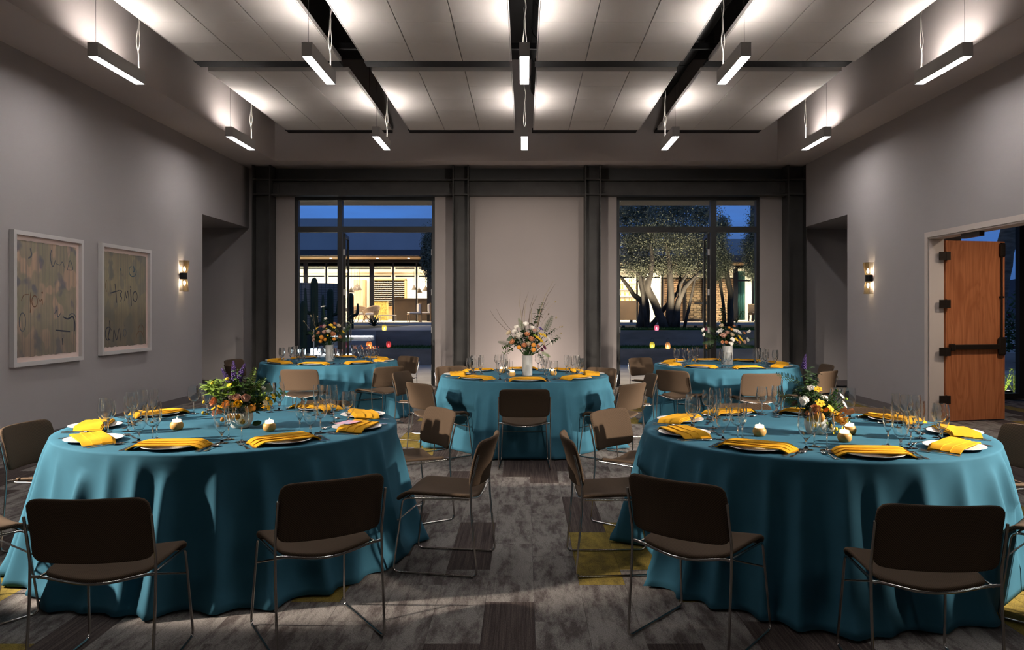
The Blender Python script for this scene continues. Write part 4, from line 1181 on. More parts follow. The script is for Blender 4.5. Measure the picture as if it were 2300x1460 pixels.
# ---- tall arrangement, table by the left window
Y = 11.12; cx = (740 - 1178) * Y / FPX
t = empty('flower_vase', (cx, Y, ZT + .0003)); tag(t, 'tall white vase of peach and yellow flowers before the left window', 'flowers', 'flower arrangements')
tall_vase(t, .056, .235)
BLi = [('moss', 'dark_green', 730, 770, 18), ('moss', 'dark_green', 750, 768, 18), ('moss', 'dark_green', 740, 755, 20), ('moss', 'dark_green', 715, 765, 14), ('grass', 'straw', 715, 755, 50, -25), ('seed_head', 'straw', 716, 752, 50, -38), ('seed_head', 'straw', 712, 755, 46, -52), ('seed_head', 'straw', 722, 748, 40, -28), ('grass', 'brown', 752, 745, 60, 22), ('grass', 'straw', 757, 745, 56, 30), ('fern', 'dark_green', 760, 755, 34, 55), ('fern', 'dark_green', 715, 760, 30, -60), ('leaf_spray', 'dark_green', 733, 740, 34, -6), ('leaf_spray', 'grey_green', 765, 750, 34, 40), ('fern', 'dark_green', 765, 765, 30, 80),
       ('blossom', 'white', 730, 689, 6), ('cotton', 'white', 735, 716, 4), ('rose', 'blush', 708, 757, 7), ('rose', 'blush', 709, 763, 6), ('rose', 'peach', 719, 748, 7), ('blossom', 'yellow', 706, 746, 5), ('blossom', 'yellow', 716, 737, 5), ('rose', 'blush', 732, 734, 7), ('rose', 'blush', 734, 746, 7), ('rose', 'white', 742, 745, 7), ('rose', 'peach', 751, 751, 8), ('fruit', 'orange', 728, 757, 5), ('fruit', 'orange', 734, 762, 4), ('fruit', 'orange', 724, 766, 4), ('fruit', 'orange', 754, 761, 4), ('blossom', 'yellow', 748, 730, 5), ('blossom', 'yellow', 753, 735, 5), ('rose', 'cream', 763, 732, 7), ('blossom', 'yellow', 773, 745, 4), ('rose', 'peach', 755, 727, 5), ('blossom', 'plum', 725, 733, 5), ('button', 'yellow', 742, 753, 2), ('button', 'yellow', 737, 738, 2), ('rose', 'peach', 765, 757, 6), ('rose', 'peach', 735, 750, 8, None, .12), ('rose', 'cream', 750, 745, 8, None, .12)]
arrangement(t, (cx, Y, ZT), .235, BLi, FPX / Y, 4, .14)
# ---- tall arrangement, table by the right window
Y = 10.45; cx = (1634 - 1178) * Y / FPX
t = empty('flower_vase', (cx, Y, ZT + .0003)); tag(t, 'tall white vase of blush and white flowers before the right window', 'flowers', 'flower arrangements')
tall_vase(t, .069, .255)
BRi = [('moss', 'dark_green', 1620, 770, 20), ('moss', 'dark_green', 1645, 770, 20), ('moss', 'dark_green', 1632, 755, 22), ('leaf_spray', 'dark_green', 1622, 735, 46, 2), ('leaf_spray', 'brown', 1624, 728, 38, 3), ('grass', 'brown', 1640, 735, 44, 10), ('grass', 'straw', 1648, 735, 42, 20), ('grass', 'brown', 1614, 740, 40, -14), ('leaf_spray', 'dark_green', 1652, 730, 36, 24), ('fern', 'dark_green', 1608, 760, 34, -70), ('fern', 'dark_green', 1606, 768, 30, -95), ('fern', 'dark_green', 1610, 748, 30, -50), ('fern', 'dark_green', 1660, 772, 36, 105), ('fern', 'dark_green', 1665, 765, 34, 85), ('leaf_spray', 'dark_green', 1606, 775, 24, -120),
       ('rose', 'cream', 1616, 732, 7), ('blossom', 'white', 1614, 743, 8), ('rose', 'blush', 1622, 754, 9), ('rose', 'blush', 1630, 747, 6), ('rose', 'cream', 1640, 752, 7), ('blossom', 'white', 1655, 745, 9), ('blossom', 'white', 1646, 742, 7), ('cotton', 'white', 1640, 762, 6), ('cotton', 'white', 1638, 771, 6), ('tulip', 'white', 1680, 745, 6), ('cotton', 'white', 1678, 763, 5), ('rose', 'peach', 1669, 748, 5), ('blossom', 'yellow', 1656, 757, 6), ('blossom', 'yellow', 1662, 762, 6), ('blossom', 'yellow', 1650, 762, 5), ('rose', 'peach', 1656, 769, 6), ('rose', 'blush', 1668, 768, 7), ('rose', 'peach', 1628, 769, 5), ('rose', 'peach', 1618, 768, 5), ('rose', 'peach', 1645, 733, 5), ('button', 'orange', 1632, 735, 3), ('button', 'orange', 1637, 739, 3), ('cotton', 'white', 1580, 741, 5, None, .03), ('cotton', 'white', 1582, 752, 4, None, .03), ('rose', 'blush', 1640, 750, 9, None, .12), ('rose', 'peach', 1625, 755, 9, None, .12)]
arrangement(t, (cx, Y, ZT), .255, BRi, FPX / Y, 5, .14)
# ================================================================ SCONCES
M['brass'] = noisy(mat('brushed_brass', (0.52, 0.38, 0.19), 0.38, metal=1.0), (200, 200, 3), 0.25, 2)
def perforated(m, hole=.45):
    nt = m.node_tree; n = nt.nodes; l = nt.links
    out = next(x for x in n if x.type == 'OUTPUT_MATERIAL')
    tr = n.new('ShaderNodeBsdfTransparent'); mx = n.new('ShaderNodeMixShader'); mx.inputs[0].default_value = hole
    l.new(n['Principled BSDF'].outputs[0], mx.inputs[1]); l.new(tr.outputs[0], mx.inputs[2]); l.new(mx.outputs[0], out.inputs[0])
    return m
perforated(M['brass'], .42)
M['bulb'] = emission('lit_candle_bulb', (1.0, 0.80, 0.52), 260.0)
def sconce(x, y, z, side, lab):
    """side=+1: on the left wall, facing +x"""
    s = empty('wall_sconce', (x, y, z), 0 if side > 0 else math.pi)
    tag(s, lab, 'sconce', 'brass wall sconces')
    MB().cbox((0.001, -.045, -.055), (.014, .045, .055), .003).build('back_plate', M['black'], s)
    # band: dark half-hexagon collar
    def ring(w_, d_, z_): return [(.006, -w_, z_), (d_ * .62, -w_ * .92, z_), (d_, -w_ * .42, z_), (d_, w_ * .42, z_), (d_ * .62, w_ * .92, z_), (.006, w_, z_)]
    def facet(name, w0, d0, z0, w1, d1, z1, m):
        a, b_ = ring(w0, d0, z0), ring(w1, d1, z1)
        mb = MB(); v = a + b_
        inn = [(p[0] * .96, p[1] * .965, p[2]) for p in v]
        mb.add(v + inn, [(i, i + 1, 7 + i, 6 + i) for i in range(5)] + [(12 + 6 + i, 12 + 7 + i, 12 + i + 1, 12 + i) for i in range(5)] + [(i, 12 + i, 13 + i, i + 1) for i in range(5)] + [(6 + i, 7 + i, 19 + i, 18 + i) for i in range(5)])
        return mb.build(name, m, s)
    facet('collar', .052, .094, -.05, .052, .094, .05, M['black'])
    u = facet('upper_shade', .052, .095, .051, .085, .125, .245, M['brass']); u['label'] = 'flared brass shade pointing up'
    l_ = facet('lower_shade', .052, .095, -.051, .072, .115, -.245, M['brass']); l_['label'] = 'flared brass shade pointing down'
    for sg in (1, -1):
        MB().lathe([(0, .0), (.011, .002), (.011, .030)], 10, (.058, 0, 0), M=Matrix.Translation((0, 0, sg * .05)) @ Matrix.Scale(sg, 4, (0, 0, 1))).build('socket', M['cable'], s, smooth=True)
        MB().lathe([(.008, .03), (.016, .045), (.0175, .056), (.013, .074), (.005, .092), (0, .10)], 12, (.058, 0, 0), M=Matrix.Translation((0, 0, sg * .05)) @ Matrix.Scale(sg, 4, (0, 0, 1))).build('bulb', M['bulb'], s, smooth=True)
    return s
Ysl = -XL * FPX / (1178 - 406.0)
sconce(XL, Ysl, 1.5 + (696 - 620) * Ysl / FPX, 1, 'lit brass bow-tie sconce on the left wall beside the pictures')
Ysr = XR * FPX / (1958.0 - 1178)
sconce(XR, Ysr, 1.5 + (696 - 625) * Ysr / FPX, -1, 'lit brass bow-tie sconce on the right wall beside the wooden door')

# ================================================================ PICTURES
def art_mat(name, cols, seed, dark_band):
    m = mat(name, cols[0], 0.35, spec=0.4)
    nt = m.node_tree; n = nt.nodes; l = nt.links; b = n['Principled BSDF']
    tc = n.new('ShaderNodeTexCoord')
    def nz(scale, det, off, dist=0.0):
        mp = n.new('ShaderNodeMapping'); mp.inputs['Scale'].default_value = scale; mp.inputs['Location'].default_value = (off, off * 1.7, seed)
        l.new(tc.outputs['Object'], mp.inputs['Vector'])
        t_ = n.new('ShaderNodeTexNoise'); t_.inputs['Scale'].default_value = 1; t_.inputs['Detail'].default_value = det; t_.inputs['Distortion'].default_value = dist
        l.new(mp.outputs[0], t_.inputs['Vector']); return t_.outputs['Fac']
    cur = None
    def mixc(fac_sock, lo, hi, c, amt=1.0):
        nonlocal cur
        mr = n.new('ShaderNodeMapRange'); mr.inputs['From Min'].default_value = lo; mr.inputs['From Max'].default_value = hi; mr.inputs['To Max'].default_value = amt
        l.new(fac_sock, mr.inputs['Value'])
        mx = n.new('ShaderNodeMixRGB'); mx.inputs['Color2'].default_value = (*c, 1); l.new(mr.outputs[0], mx.inputs['Fac'])
        if cur is None: mx.inputs['Color1'].default_value = (*cols[0], 1)
        else: l.new(cur, mx.inputs['Color1'])
        cur = mx.outputs[0]
    mixc(nz((1, 3.2, 2.6), 3, 1.0, .6), .44, .60, cols[1])
    mixc(nz((1, 4.6, 3.6), 1, 5.3), .54, .58, cols[2])
    mixc(nz((1, 5.0, 4.0), 2, 9.1), .60, .68, cols[3], .8)
    mixc(nz((1, 60, 1.2), 4, 3.0), .46, .66, cols[4], .8)
    sp_ = n.new('ShaderNodeSeparateXYZ'); l.new(tc.outputs['Object'], sp_.inputs[0])
    ng = n.new('ShaderNodeMath'); ng.operation = 'MULTIPLY'; ng.inputs[1].default_value = -1; l.new(sp_.outputs['Z'], ng.inputs[0])
    mixc(ng.outputs[0], dark_band[0], dark_band[1], cols[5], .55)
    l.new(cur, b.inputs['Base Color'])
    return m
M['frame_white'] = mat('white_painted_frame', (0.60, 0.565, 0.55), 0.5)
M['mount'] = mat('pale_pink_mount', (0.80, 0.62, 0.56), 0.8)
ink = {'navy': mat('navy_ink', (0.012, 0.018, 0.045), 0.5), 'blue': mat('blue_ink', (0.10, 0.105, 0.135), 0.6), 'rust': mat('rust_ink', (0.16, 0.07, 0.035), 0.6), 'steel': mat('steel_blue_ink', (0.04, 0.09, 0.14), 0.6)}
def picture(px0, px1, ytop0, ybot0, lab, cols, seed, band, strokes):
    """px0/px1: near and far frame edges on the left wall; strokes in 0..1 picture coords"""
    y0, y1 = -XL * FPX / (1178 - px0), -XL * FPX / (1178 - px1)
    zt = 1.5 + (696 - ytop0) * y0 / FPX; zb = 1.5 + (696 - ybot0) * y0 / FPX
    w_, h_ = y1 - y0, zt - zb
    p = empty('framed_picture', (XL + .002, (y0 + y1) / 2, (zt + zb) / 2)); tag(p, lab, 'picture', 'framed abstract pictures')
    t, d = .045, .055
    f = MB(); f.box((0, -w_ / 2, -h_ / 2), (d, -w_ / 2 + t, h_ / 2)); f.box((0, w_ / 2 - t, -h_ / 2), (d, w_ / 2, h_ / 2)); f.box((0, -w_ / 2 + t, -h_ / 2), (d, w_ / 2 - t, -h_ / 2 + t)); f.box((0, -w_ / 2 + t, h_ / 2 - t), (d, w_ / 2 - t, h_ / 2))
    f.build('frame', M['frame_white'], p)
    MB().box((.001, -w_ / 2 + t, -h_ / 2 + t), (.016, w_ / 2 - t, h_ / 2 - t)).build('mount_board', M['mount'], p)
    mg = .055; r = random.Random(seed)
    aw, ah = w_ / 2 - t - mg, h_ / 2 - t - mg
    # deckle-edged sheet
    pts = []
    for k in range(24): pts.append((-aw + 2 * aw * k / 24, -ah + r.uniform(-.006, .006)))
    for k in range(24): pts.append((aw + r.uniform(-.004, .004), -ah + 2 * ah * k / 24))
    for k in range(24): pts.append((aw - 2 * aw * k / 24, ah + r.uniform(-.004, .004)))
    for k in range(24): pts.append((-aw + r.uniform(-.004, .004), ah - 2 * ah * k / 24))
    n_ = len(pts); mb = MB()
    mb.add([(.020, a, b) for a, b in pts] + [(.0165, a, b) for a, b in pts], [tuple(range(n_)), tuple(reversed(range(n_, 2 * n_)))] + [(i, n_ + i, n_ + (i + 1) % n_, (i + 1) % n_) for i in range(n_)])
    sh = mb.build('painted_sheet', art_mat('abstract_painting_' + str(seed), cols, seed, (band[0] * ah, band[1] * ah)), p)
    for col_, wd, pl in strokes:
        if 2 < len(pl) < 10:   # round the brush path
            P_ = [Vector((*p_, 0)) for p_ in pl]; P_ = [P_[0] * 2 - P_[1]] + P_ + [P_[-1] * 2 - P_[-2]]; sm = []
            for a_, b_, c_, d_ in zip(P_, P_[1:], P_[2:], P_[3:]):
                for q_ in range(6):
                    u_ = q_ / 6; sm.append(.5 * ((2 * b_) + (c_ - a_) * u_ + (2 * a_ - 5 * b_ + 4 * c_ - d_) * u_ * u_ + (3 * b_ - a_ - 3 * c_ + d_) * u_ ** 3))
            pl = [(v_.x, v_.y) for v_ in sm] + [pl[-1]]
        q = [Vector((.0212, -aw + 2 * aw * a, ah - 2 * ah * b)) for a, b in pl]
        # ribbon stroke
        mb = MB(); v = []; fc = []
        for k in range(len(q)):
            tn = (q[min(k + 1, len(q) - 1)] - q[max(k - 1, 0)]); tn.normalize(); nn = Vector((0, -tn.z, tn.y)) * wd * (.6 + .4 * math.sin(math.pi * (k + .5) / len(q)))
            v += [q[k] + nn, q[k] - nn, q[k] + nn - Vector((.001, 0, 0)), q[k] - nn - Vector((.001, 0, 0))]
        for k in range(len(q) - 1):
            b0, b1 = k * 4, k * 4 + 4
            fc += [(b0, b0 + 1, b1 + 1, b1), (b0 + 2, b1 + 2, b1 + 3, b0 + 3), (b0, b1, b1 + 2, b0 + 2), (b0 + 1, b0 + 3, b1 + 3, b1 + 1)]
        mb.add(v, fc)
        mb.build('brush_mark', ink[col_], sh)
    return p
def loop(cx, cy, rx, ry, a0=0, a1=360, n=14): return [(cx + rx * math.cos(R(a0 + (a1 - a0) * k / n)), cy + ry * math.sin(R(a0 + (a1 - a0) * k / n))) for k in range(n + 1)]
picture(20, 178, 515, 826, 'larger-looking framed abstract nearest the camera, rust mark and navy smudges on peach', [(0.36, 0.29, 0.21), (0.30, 0.27, 0.19), (0.52, 0.35, 0.25), (0.12, 0.13, 0.19), (0.20, 0.18, 0.17), (0.14, 0.12, 0.10)], 3, (.35, .75),
        [('rust', .007, [(.21, .44), (.20, .50), (.21, .56), (.20, .62)]), ('rust', .004, [(.06, .52), (.10, .47), (.18, .46)]), ('rust', .006, loop(.27, .52, .045, .05)), ('rust', .005, [(.33, .49), (.36, .52), (.39, .50), (.40, .55)]), ('rust', .012, [(.385, .435), (.40, .447)]),
         ('blue', .006, [(.83, .22), (.88, .13), (.93, .21), (.83, .22)]), ('blue', .005, [(.62, .17), (.70, .18), (.74, .15), (.78, .20)]), ('blue', .008, [(.55, .05), (.53, .12), (.57, .20), (.62, .14)]), ('blue', .007, [(.60, .63), (.64, .60), (.66, .66), (.72, .62)]), ('navy', .010, [(.75, .66), (.84, .68), (.93, .66), (.97, .72), (.97, .80)]), ('navy', .009, [(.62, .78), (.74, .79), (.88, .80)]), ('navy', .008, [(.74, .86), (.75, .92)]), ('blue', .006, loop(.92, .68, .07, .05, 180, 360)), ('blue', .006, loop(.08, .70, .05, .08)), ('blue', .010, [(.20, .06), (.22, .12), (.17, .15)])])
picture(220, 332, 545, 799, 'framed abstract nearer the sconce with dark brush lettering on olive ground', [(0.27, 0.22, 0.15), (0.33, 0.27, 0.165), (0.22, 0.20, 0.16), (0.13, 0.13, 0.13), (0.17, 0.16, 0.13), (0.075, 0.065, 0.055)], 8, (.05, .35),
        [('navy', .009, [(.24, .33), (.26, .40), (.27, .46), (.28, .535)]), ('navy', .008, [(.13, .435), (.22, .42), (.34, .40)]), ('navy', .007, [(.36, .40), (.40, .41), (.36, .45), (.40, .48), (.36, .52)]), ('navy', .006, [(.46, .51), (.48, .41), (.51, .48), (.54, .40), (.57, .51)]), ('navy', .008, [(.60, .38), (.62, .48), (.63, .57)]), ('navy', .009, [(.595, .352), (.61, .362)]), ('navy', .008, loop(.72, .46, .055, .055)),
         ('steel', .007, loop(.66, .18, .09, .06, -30, 250)), ('steel', .010, [(.68, .12), (.70, .17), (.67, .19)]), ('steel', .008, [(.36, .16), (.38, .19)]), ('navy', .009, [(.12, .72), (.13, .80), (.09, .90), (.14, .93)]), ('navy', .007, loop(.10, .86, .07, .07, 90, 330)), ('navy', .006, [(.20, .95), (.22, .82), (.28, .93), (.34, .81), (.38, .95)]), ('blue', .006, loop(.47, .86, .035, .04)), ('blue', .008, [(.465, .775), (.475, .785)]), ('rust', .004, loop(.87, .84, .07, .06, 150, 420)), ('rust', .004, loop(.84, .93, .09, .08, 180, 360)), ('rust', .004, [(.06, .30), (.03, .36), (.06, .42)])])
# ================================================================ TERRACE AND GARDEN
M['concrete'] = noisy(mat('grey_concrete', (0.42, 0.41, 0.40), 0.85, spec=0.2), (1.2, 1.2, 1.2), 0.25, 6, 0.2, 60)
M['concrete_dark'] = noisy(mat('board_marked_concrete', (0.30, 0.29, 0.28), 0.85, spec=0.2), (0.8, 0.8, 3), 0.35, 6, 0.2, 40)
M['gravel'] = noisy(mat('decomposed_granite', (0.13, 0.118, 0.10), 0.95, spec=0.1), (3, 3, 3), 0.3, 5, 0.4, 90)
M['lawn'] = noisy(mat('lawn_green', (0.035, 0.095, 0.022), 0.9, spec=0.1), (6, 6, 6), 0.4, 4)
M['stucco'] = noisy(mat('grey_stucco', (0.55, 0.55, 0.56), 0.9, spec=0.1), (0.6, 0.6, 0.6), 0.08, 3)
M['fascia'] = mat('dark_metal_fascia', (0.075, 0.078, 0.085), 0.5)
M['soffit_wood'] = noisy(mat('timber_soffit', (0.42, 0.25, 0.12), 0.6), (1.5, 30, 1), 0.3, 3)
M['eave'] = noisy(mat('beige_eave', (0.42, 0.35, 0.27), 0.8), (1, 1, 1), 0.08, 2)
M['room_white'] = mat('far_room_white', (0.80, 0.76, 0.70), 0.8)
M['pale_floor'] = noisy(mat('pale_stone_floor', (0.62, 0.57, 0.50), 0.6), (1, 1, 1), 0.1)
G = lambda o: struct(o)
G(MB().box((-16, YB + .25, -.12), (18, 21.42, -.015)).build('terrace_floor', M['concrete']))
G(MB().box((-4.745, 21.4, -.1), (8.8, 21.7, .42)).build('garden_wall_lower', M['concrete_dark']))
G(MB().box((-16, 21.42, -.1), (-6.0, 24.4, .30)).build('garden_ground_left', M['gravel']))
G(MB().box((-4.595, 24.1, -.1), (8.8, 24.4, .86)).build('garden_wall_upper', M['concrete_dark']))
G(MB().box((-16, 24.4, -.1), (18, 33.0, .855)).build('garden_ground_upper', M['gravel']))
G(MB().add([(-5.6, 24.5, .86), (-3.0, 24.5, .86), (2.0, 32.8, .86), (-4.5, 32.8, .86), (-5.6, 24.5, .862), (-3.0, 24.5, .862), (2.0, 32.8, .862), (-4.5, 32.8, .862)], [(4, 5, 6, 7), (0, 1, 5, 4), (1, 2, 6, 5), (2, 3, 7, 6), (3, 0, 4, 7)]).build('garden_path', M['concrete']))
def lawn(name, x0, x1, y0, y1, z, n_, seed, lab):
    b = MB(); b.box((x0, y0, z - .3), (x1, y1, z)); r = random.Random(seed)
    for k in range(n_):
        x, y = r.uniform(x0, x1), y0 + (y1 - y0) * r.random(); h = r.uniform(.02, .055); a = r.uniform(0, 3.14); dx, dy = .006 * math.cos(a), .006 * math.sin(a)
        b.add([(x - dx, y - dy, z), (x + dx, y + dy, z), (x + r.uniform(-.02, .02), y + r.uniform(-.02, .02), z + h)], [(0, 1, 2)])
    o = b.build(name, M['lawn']); tag(o, lab, 'lawn', None, 'stuff')
lawn('lawn', -4.2, 8.75, 21.74, 24.06, .40, 9000, 1, 'strip of dark green lawn between the two concrete garden walls')
lawn('lawn', -2.6, 8.75, 24.44, 26.3, .90, 5000, 2, 'strip of dark green lawn on top of the upper garden wall')
# stairs
st = empty('garden_steps', (-5.3, 22, 0)); tag(st, 'broad concrete garden steps with lit risers beyond the left door', 'steps')
M['led'] = emission('step_light_strip', (0.95, 0.97, 1.0), 14.0)
for k in range(6):
    y0 = 21.25 + (.38 * k if k < 3 else 1.1 + .38 * k); y1 = 21.25 + (.38 * (k + 1) if k < 2 else (1.1 + .38 * (k + 1) if k != 2 else 1.1 + .38 * 3))
    if k == 5: y1 = 24.6
    z1 = .143 * (k + 1)
    tr_ = MB().box((-6.0 + 5.3, y0 - 22, -.05), (-4.6 + 5.3 - (.15 if k < 3 else 0), y1 - 22, z1)).build('step', M['concrete'], st)
    if k in (1, 4):
        MB().box((-5.95 + 5.3, y0 - 22 - .02, z1 - .03), (-4.65 + 5.3 - (.15 if k < 3 else 0), y0 - 22 - .001, z1 - .015)).build('step_light', M['led'], tr_)
# block wall
blk = mat('grey_block_wall', (0.20, 0.20, 0.205), 0.9)
n = blk.node_tree.nodes; l = blk.node_tree.links
tc = n.new('ShaderNodeTexCoord'); br = n.new('ShaderNodeTexBrick'); br.inputs['Scale'].default_value = 1.0
br.inputs['Color1'].default_value = (.26, .245, .23, 1); br.inputs['Color2'].default_value = (.23, .215, .20, 1); br.inputs['Mortar'].default_value = (.11, .10, .095, 1)
br.offset = 0.0; br.inputs['Brick Width'].default_value = .14; br.inputs['Row Height'].default_value = .08; br.inputs['Mortar Size'].default_value = .007
mp = n.new('ShaderNodeMapping'); mp.inputs['Rotation'].default_value = (R(90), 0, 0); l.new(tc.outputs['Object'], mp.inputs['Vector']); l.new(mp.outputs[0], br.inputs['Vector']); l.new(br.outputs['Color'], n['Principled BSDF'].inputs['Base Color'])
M['block'] = blk
o = MB().box((0, 0, 0), (4.9, .2, 2.15)).build('garden_block_wall', blk); o.location = (-10.0, 23.6, .25); o.rotation_euler = (0, 0, R(38)); G(o)

# ---- eave over the terrace doors, with downlights
G(MB().box((-9, YB + .26, 3.95), (9, 18.3, 4.25)).build('roof_eave', M['eave']))
def downlight(x, y, z, energy, lab, cone=95, color=(1.0, .80, .55)):
    t = empty('recessed_downlight', (x, y, z)); tag(t, lab, 'downlight', 'recessed downlights')
    MB().lathe([(.05, -.004), (.07, -.006), (.075, -.001), (.075, -.0005)], 16).build('trim_ring', M['cable'], t, smooth=True)
    MB().lathe([(0, -.003), (.05, -.003)], 16).build('lens', M['uplight'], t)
    d = bpy.data.lights.new('downlight_lamp', 'SPOT'); d.energy = energy; d.color = color; d.spot_size = R(cone); d.spot_blend = .5; d.shadow_soft_size = .05
    o = bpy.data.objects.new('downlight_lamp', d); col.objects.link(o); o.parent = t; o.location = (0, 0, -.02)
downlight(-2.3, 16.9, 3.948, 420, 'small recessed light under the eave outside the left door')
downlight(2.4, 16.9, 3.948, 420, 'small recessed light under the eave outside the right door')

# ================================================================ PAVILION ACROSS THE GARDEN
PB = 36.0; PF = .97
G(MB().box((-18, 33.0, .3), (18, 46, PF)).build('pavilion_floor', M['pale_floor']))
G(MB().box((-18, 33.8, 3.85), (3.5, 46, 4.115)).build('pavilion_roof', M['fascia']))
G(MB().box((3.5, 33.8, 3.58), (18, 46, 3.865)).build('pavilion_roof_low', M['fascia']))
G(MB().box((-18, 34.0, 3.82), (3.5, 36.0, 3.849)).build('pavilion_soffit', M['soffit_wood']))
G(MB().box((3.5, 34.0, 3.55), (18, 36.0, 3.579)).build('pavilion_soffit_low', M['soffit_wood']))
G(MB().box((-18, 38.5, 4.115), (1.5, 46, 6.02)).build('pavilion_upper_wall', M['stucco']))
G(MB().box((5.5, 38.5, 3.865), (18, 46, 5.0)).build('pavilion_upper_wall_low', M['stucco']))
G(MB().box((-18, 42.0, PF), (18, 42.2, 3.85)).build('pavilion_back_wall', M['room_white']))
G(MB().box((-18, 36.2, 3.5), (18, 42.0, 3.54)).build('pavilion_ceiling', M['room_white']))
for x0 in (-17.9, 17.7): G(MB().box((x0, 36, PF), (x0 + .2, 42, 3.5)).build('pavilion_side_wall', M['room_white']))
G(MB().box((-4.45, 35.95, PF), (4.2, 36.15, 3.85)).build('pavilion_front_wall', M['stucco']))
G(MB().box((-4.45, 36.15, PF), (-4.3, 42.0, 3.5)).build('pavilion_partition', M['room_white']))
G(MB().box((6.35, 36.3, PF), (6.5, 42.0, 3.5)).build('pavilion_partition_east', M['room_white']))
# glazing
def pane_wall(name, xs, z1, trans_z, thick=None):
    r = empty(name, (xs[0], PB, PF)); G(r)
    def P(nm, a, b, m): return MB().box((a[0] - xs[0], a[1] - PB, a[2] - PF), (b[0] - xs[0], b[1] - PB, b[2] - PF)).build(nm, m, r)
    for i, x in enumerate(xs):
        w_ = .10 if (thick and i in thick) else .035
        P('mullion', (x - w_, PB - .06, PF), (x + w_, PB + .06, z1), M['frame_black'])
    for z in trans_z:
        for x, x2 in zip(xs, xs[1:]): P('transom', (x + .1, PB - .04, z - .035), (x2 - .1, PB + .04, z + .035), M['frame_black'])
    for x, x2 in zip(xs, xs[1:]):
        P('pane', (x + .04, PB - .006, PF), (x2 - .04, PB + .006, z1), M['glass_pane'])
    P('head', (xs[0], PB - .08, z1), (xs[-1], PB + .08, z1 + .14), M['frame_black'])
    return r
pane_wall('window_4', [-12.6, -10.1, -9.15, -7.05, -6.06, -4.98, -4.4], 3.68, [3.42, 3.05], (1, 3, 6))
pane_wall('window_5', [4.25, 5.2, 6.35], 3.4, [3.0], ())
pane_wall('window_6', [9.75, 10.55, 11.4, 12.6], 3.4, [2.85], (0,))
# brick screen wall
bk = mat('tan_brick', (0.42, 0.27, 0.16), 0.85)
n = bk.node_tree.nodes; l = bk.node_tree.links
tc = n.new('ShaderNodeTexCoord'); br = n.new('ShaderNodeTexBrick'); br.inputs['Scale'].default_value = 1.0
br.inputs['Color1'].default_value = (.50, .34, .20, 1); br.inputs['Color2'].default_value = (.33, .20, .115, 1); br.inputs['Mortar'].default_value = (.10, .065, .04, 1)
br.inputs['Brick Width'].default_value = .30; br.inputs['Row Height'].default_value = .105; br.inputs['Mortar Size'].default_value = .012
mp = n.new('ShaderNodeMapping'); mp.inputs['Rotation'].default_value = (R(90), 0, 0); l.new(tc.outputs['Object'], mp.inputs['Vector']); l.new(mp.outputs[0], br.inputs['Vector']); l.new(br.outputs['Color'], n['Principled BSDF'].inputs['Base Color'])
bw = G(MB().box((6.5, 36.05, PF), (9.7, 36.25, 2.95)).build('pavilion_brick_wall', bk))
# headers standing proud of the brick face
hm = MB().box((0, -.03, 0), (.12, 0, .06)).mesh('brick'); hm.materials.append(bk)
for r_ in range(18):
    for k in range(10):
        x = 6.55 + k * .32 + (.16 if r_ % 2 else 0)
        if x < 9.5 and (r_ * 7 + k * 3) % 5 < 3: link('brick', hm, None, bw, (x, 36.05, PF + .03 + r_ * .108))
G(MB().box((6.35, 36.0, 2.95), (9.75, 36.25, 3.0)).build('pavilion_lintel', M['frame_black']))
dd_ = empty('door_2', (7.9, 36, PF)); G(dd_)
for x0 in (-.58, .32): MB().box((x0, -.06, 0), (x0 + .12, .04, 1.98)).build('door_frame', M['frame_black'], dd_)
MB().box((-.46, -.05, 0), (.32, .03, .12)).build('bottom_rail', M['frame_black'], dd_)
MB().box((-.06, -.12, .78), (.95, -.05, .88)).build('push_bar', M['frame_black'], dd_)
MB().box((-.46, -.03, .12), (.32, -.02, 1.98)).build('glass', M['glass_pane'], dd_)
# white interior lights of the pavilion
def area(name, loc, sx, sy, energy, color=(1, .83, .60), rot=(0, 0, 0)):
    d = bpy.data.lights.new(name, 'AREA'); d.shape = 'RECTANGLE'; d.size = sx; d.size_y = sy; d.energy = energy; d.color = color
    o = bpy.data.objects.new(name, d); col.objects.link(o); o.location = loc; o.rotation_euler = rot; return o
area('pavilion_ceiling_light', (-8.4, 39.2, 3.45), 7.0, 4.5, 900)
area('pavilion_ceiling_light', (-14, 39.2, 3.45), 5.0, 4.5, 700)
area('pavilion_ceiling_light', (5.2, 39.0, 3.45), 2.0, 4.5, 420)
area('pavilion_ceiling_light', (12.0, 39.0, 3.45), 4.0, 4.5, 380)
for i, x in enumerate((-10.2, -8.7, -6.6, -5.2)):
    downlight(x, 35.0, 3.819, 200, ['leftmost small light in the far timber soffit', 'second small light from the left in the far timber soffit', 'third small light from the left in the far timber soffit', 'rightmost small light in the far timber soffit beside the tree'][i], 120)
for i, x in enumerate((7.0, 8.9, 10.6)):
    downlight(x, 35.2, 3.549, 170, ['small light above the far brick wall, left one', 'small light above the far brick wall, right one', 'small light above the far teal-curtained window'][i], 110)
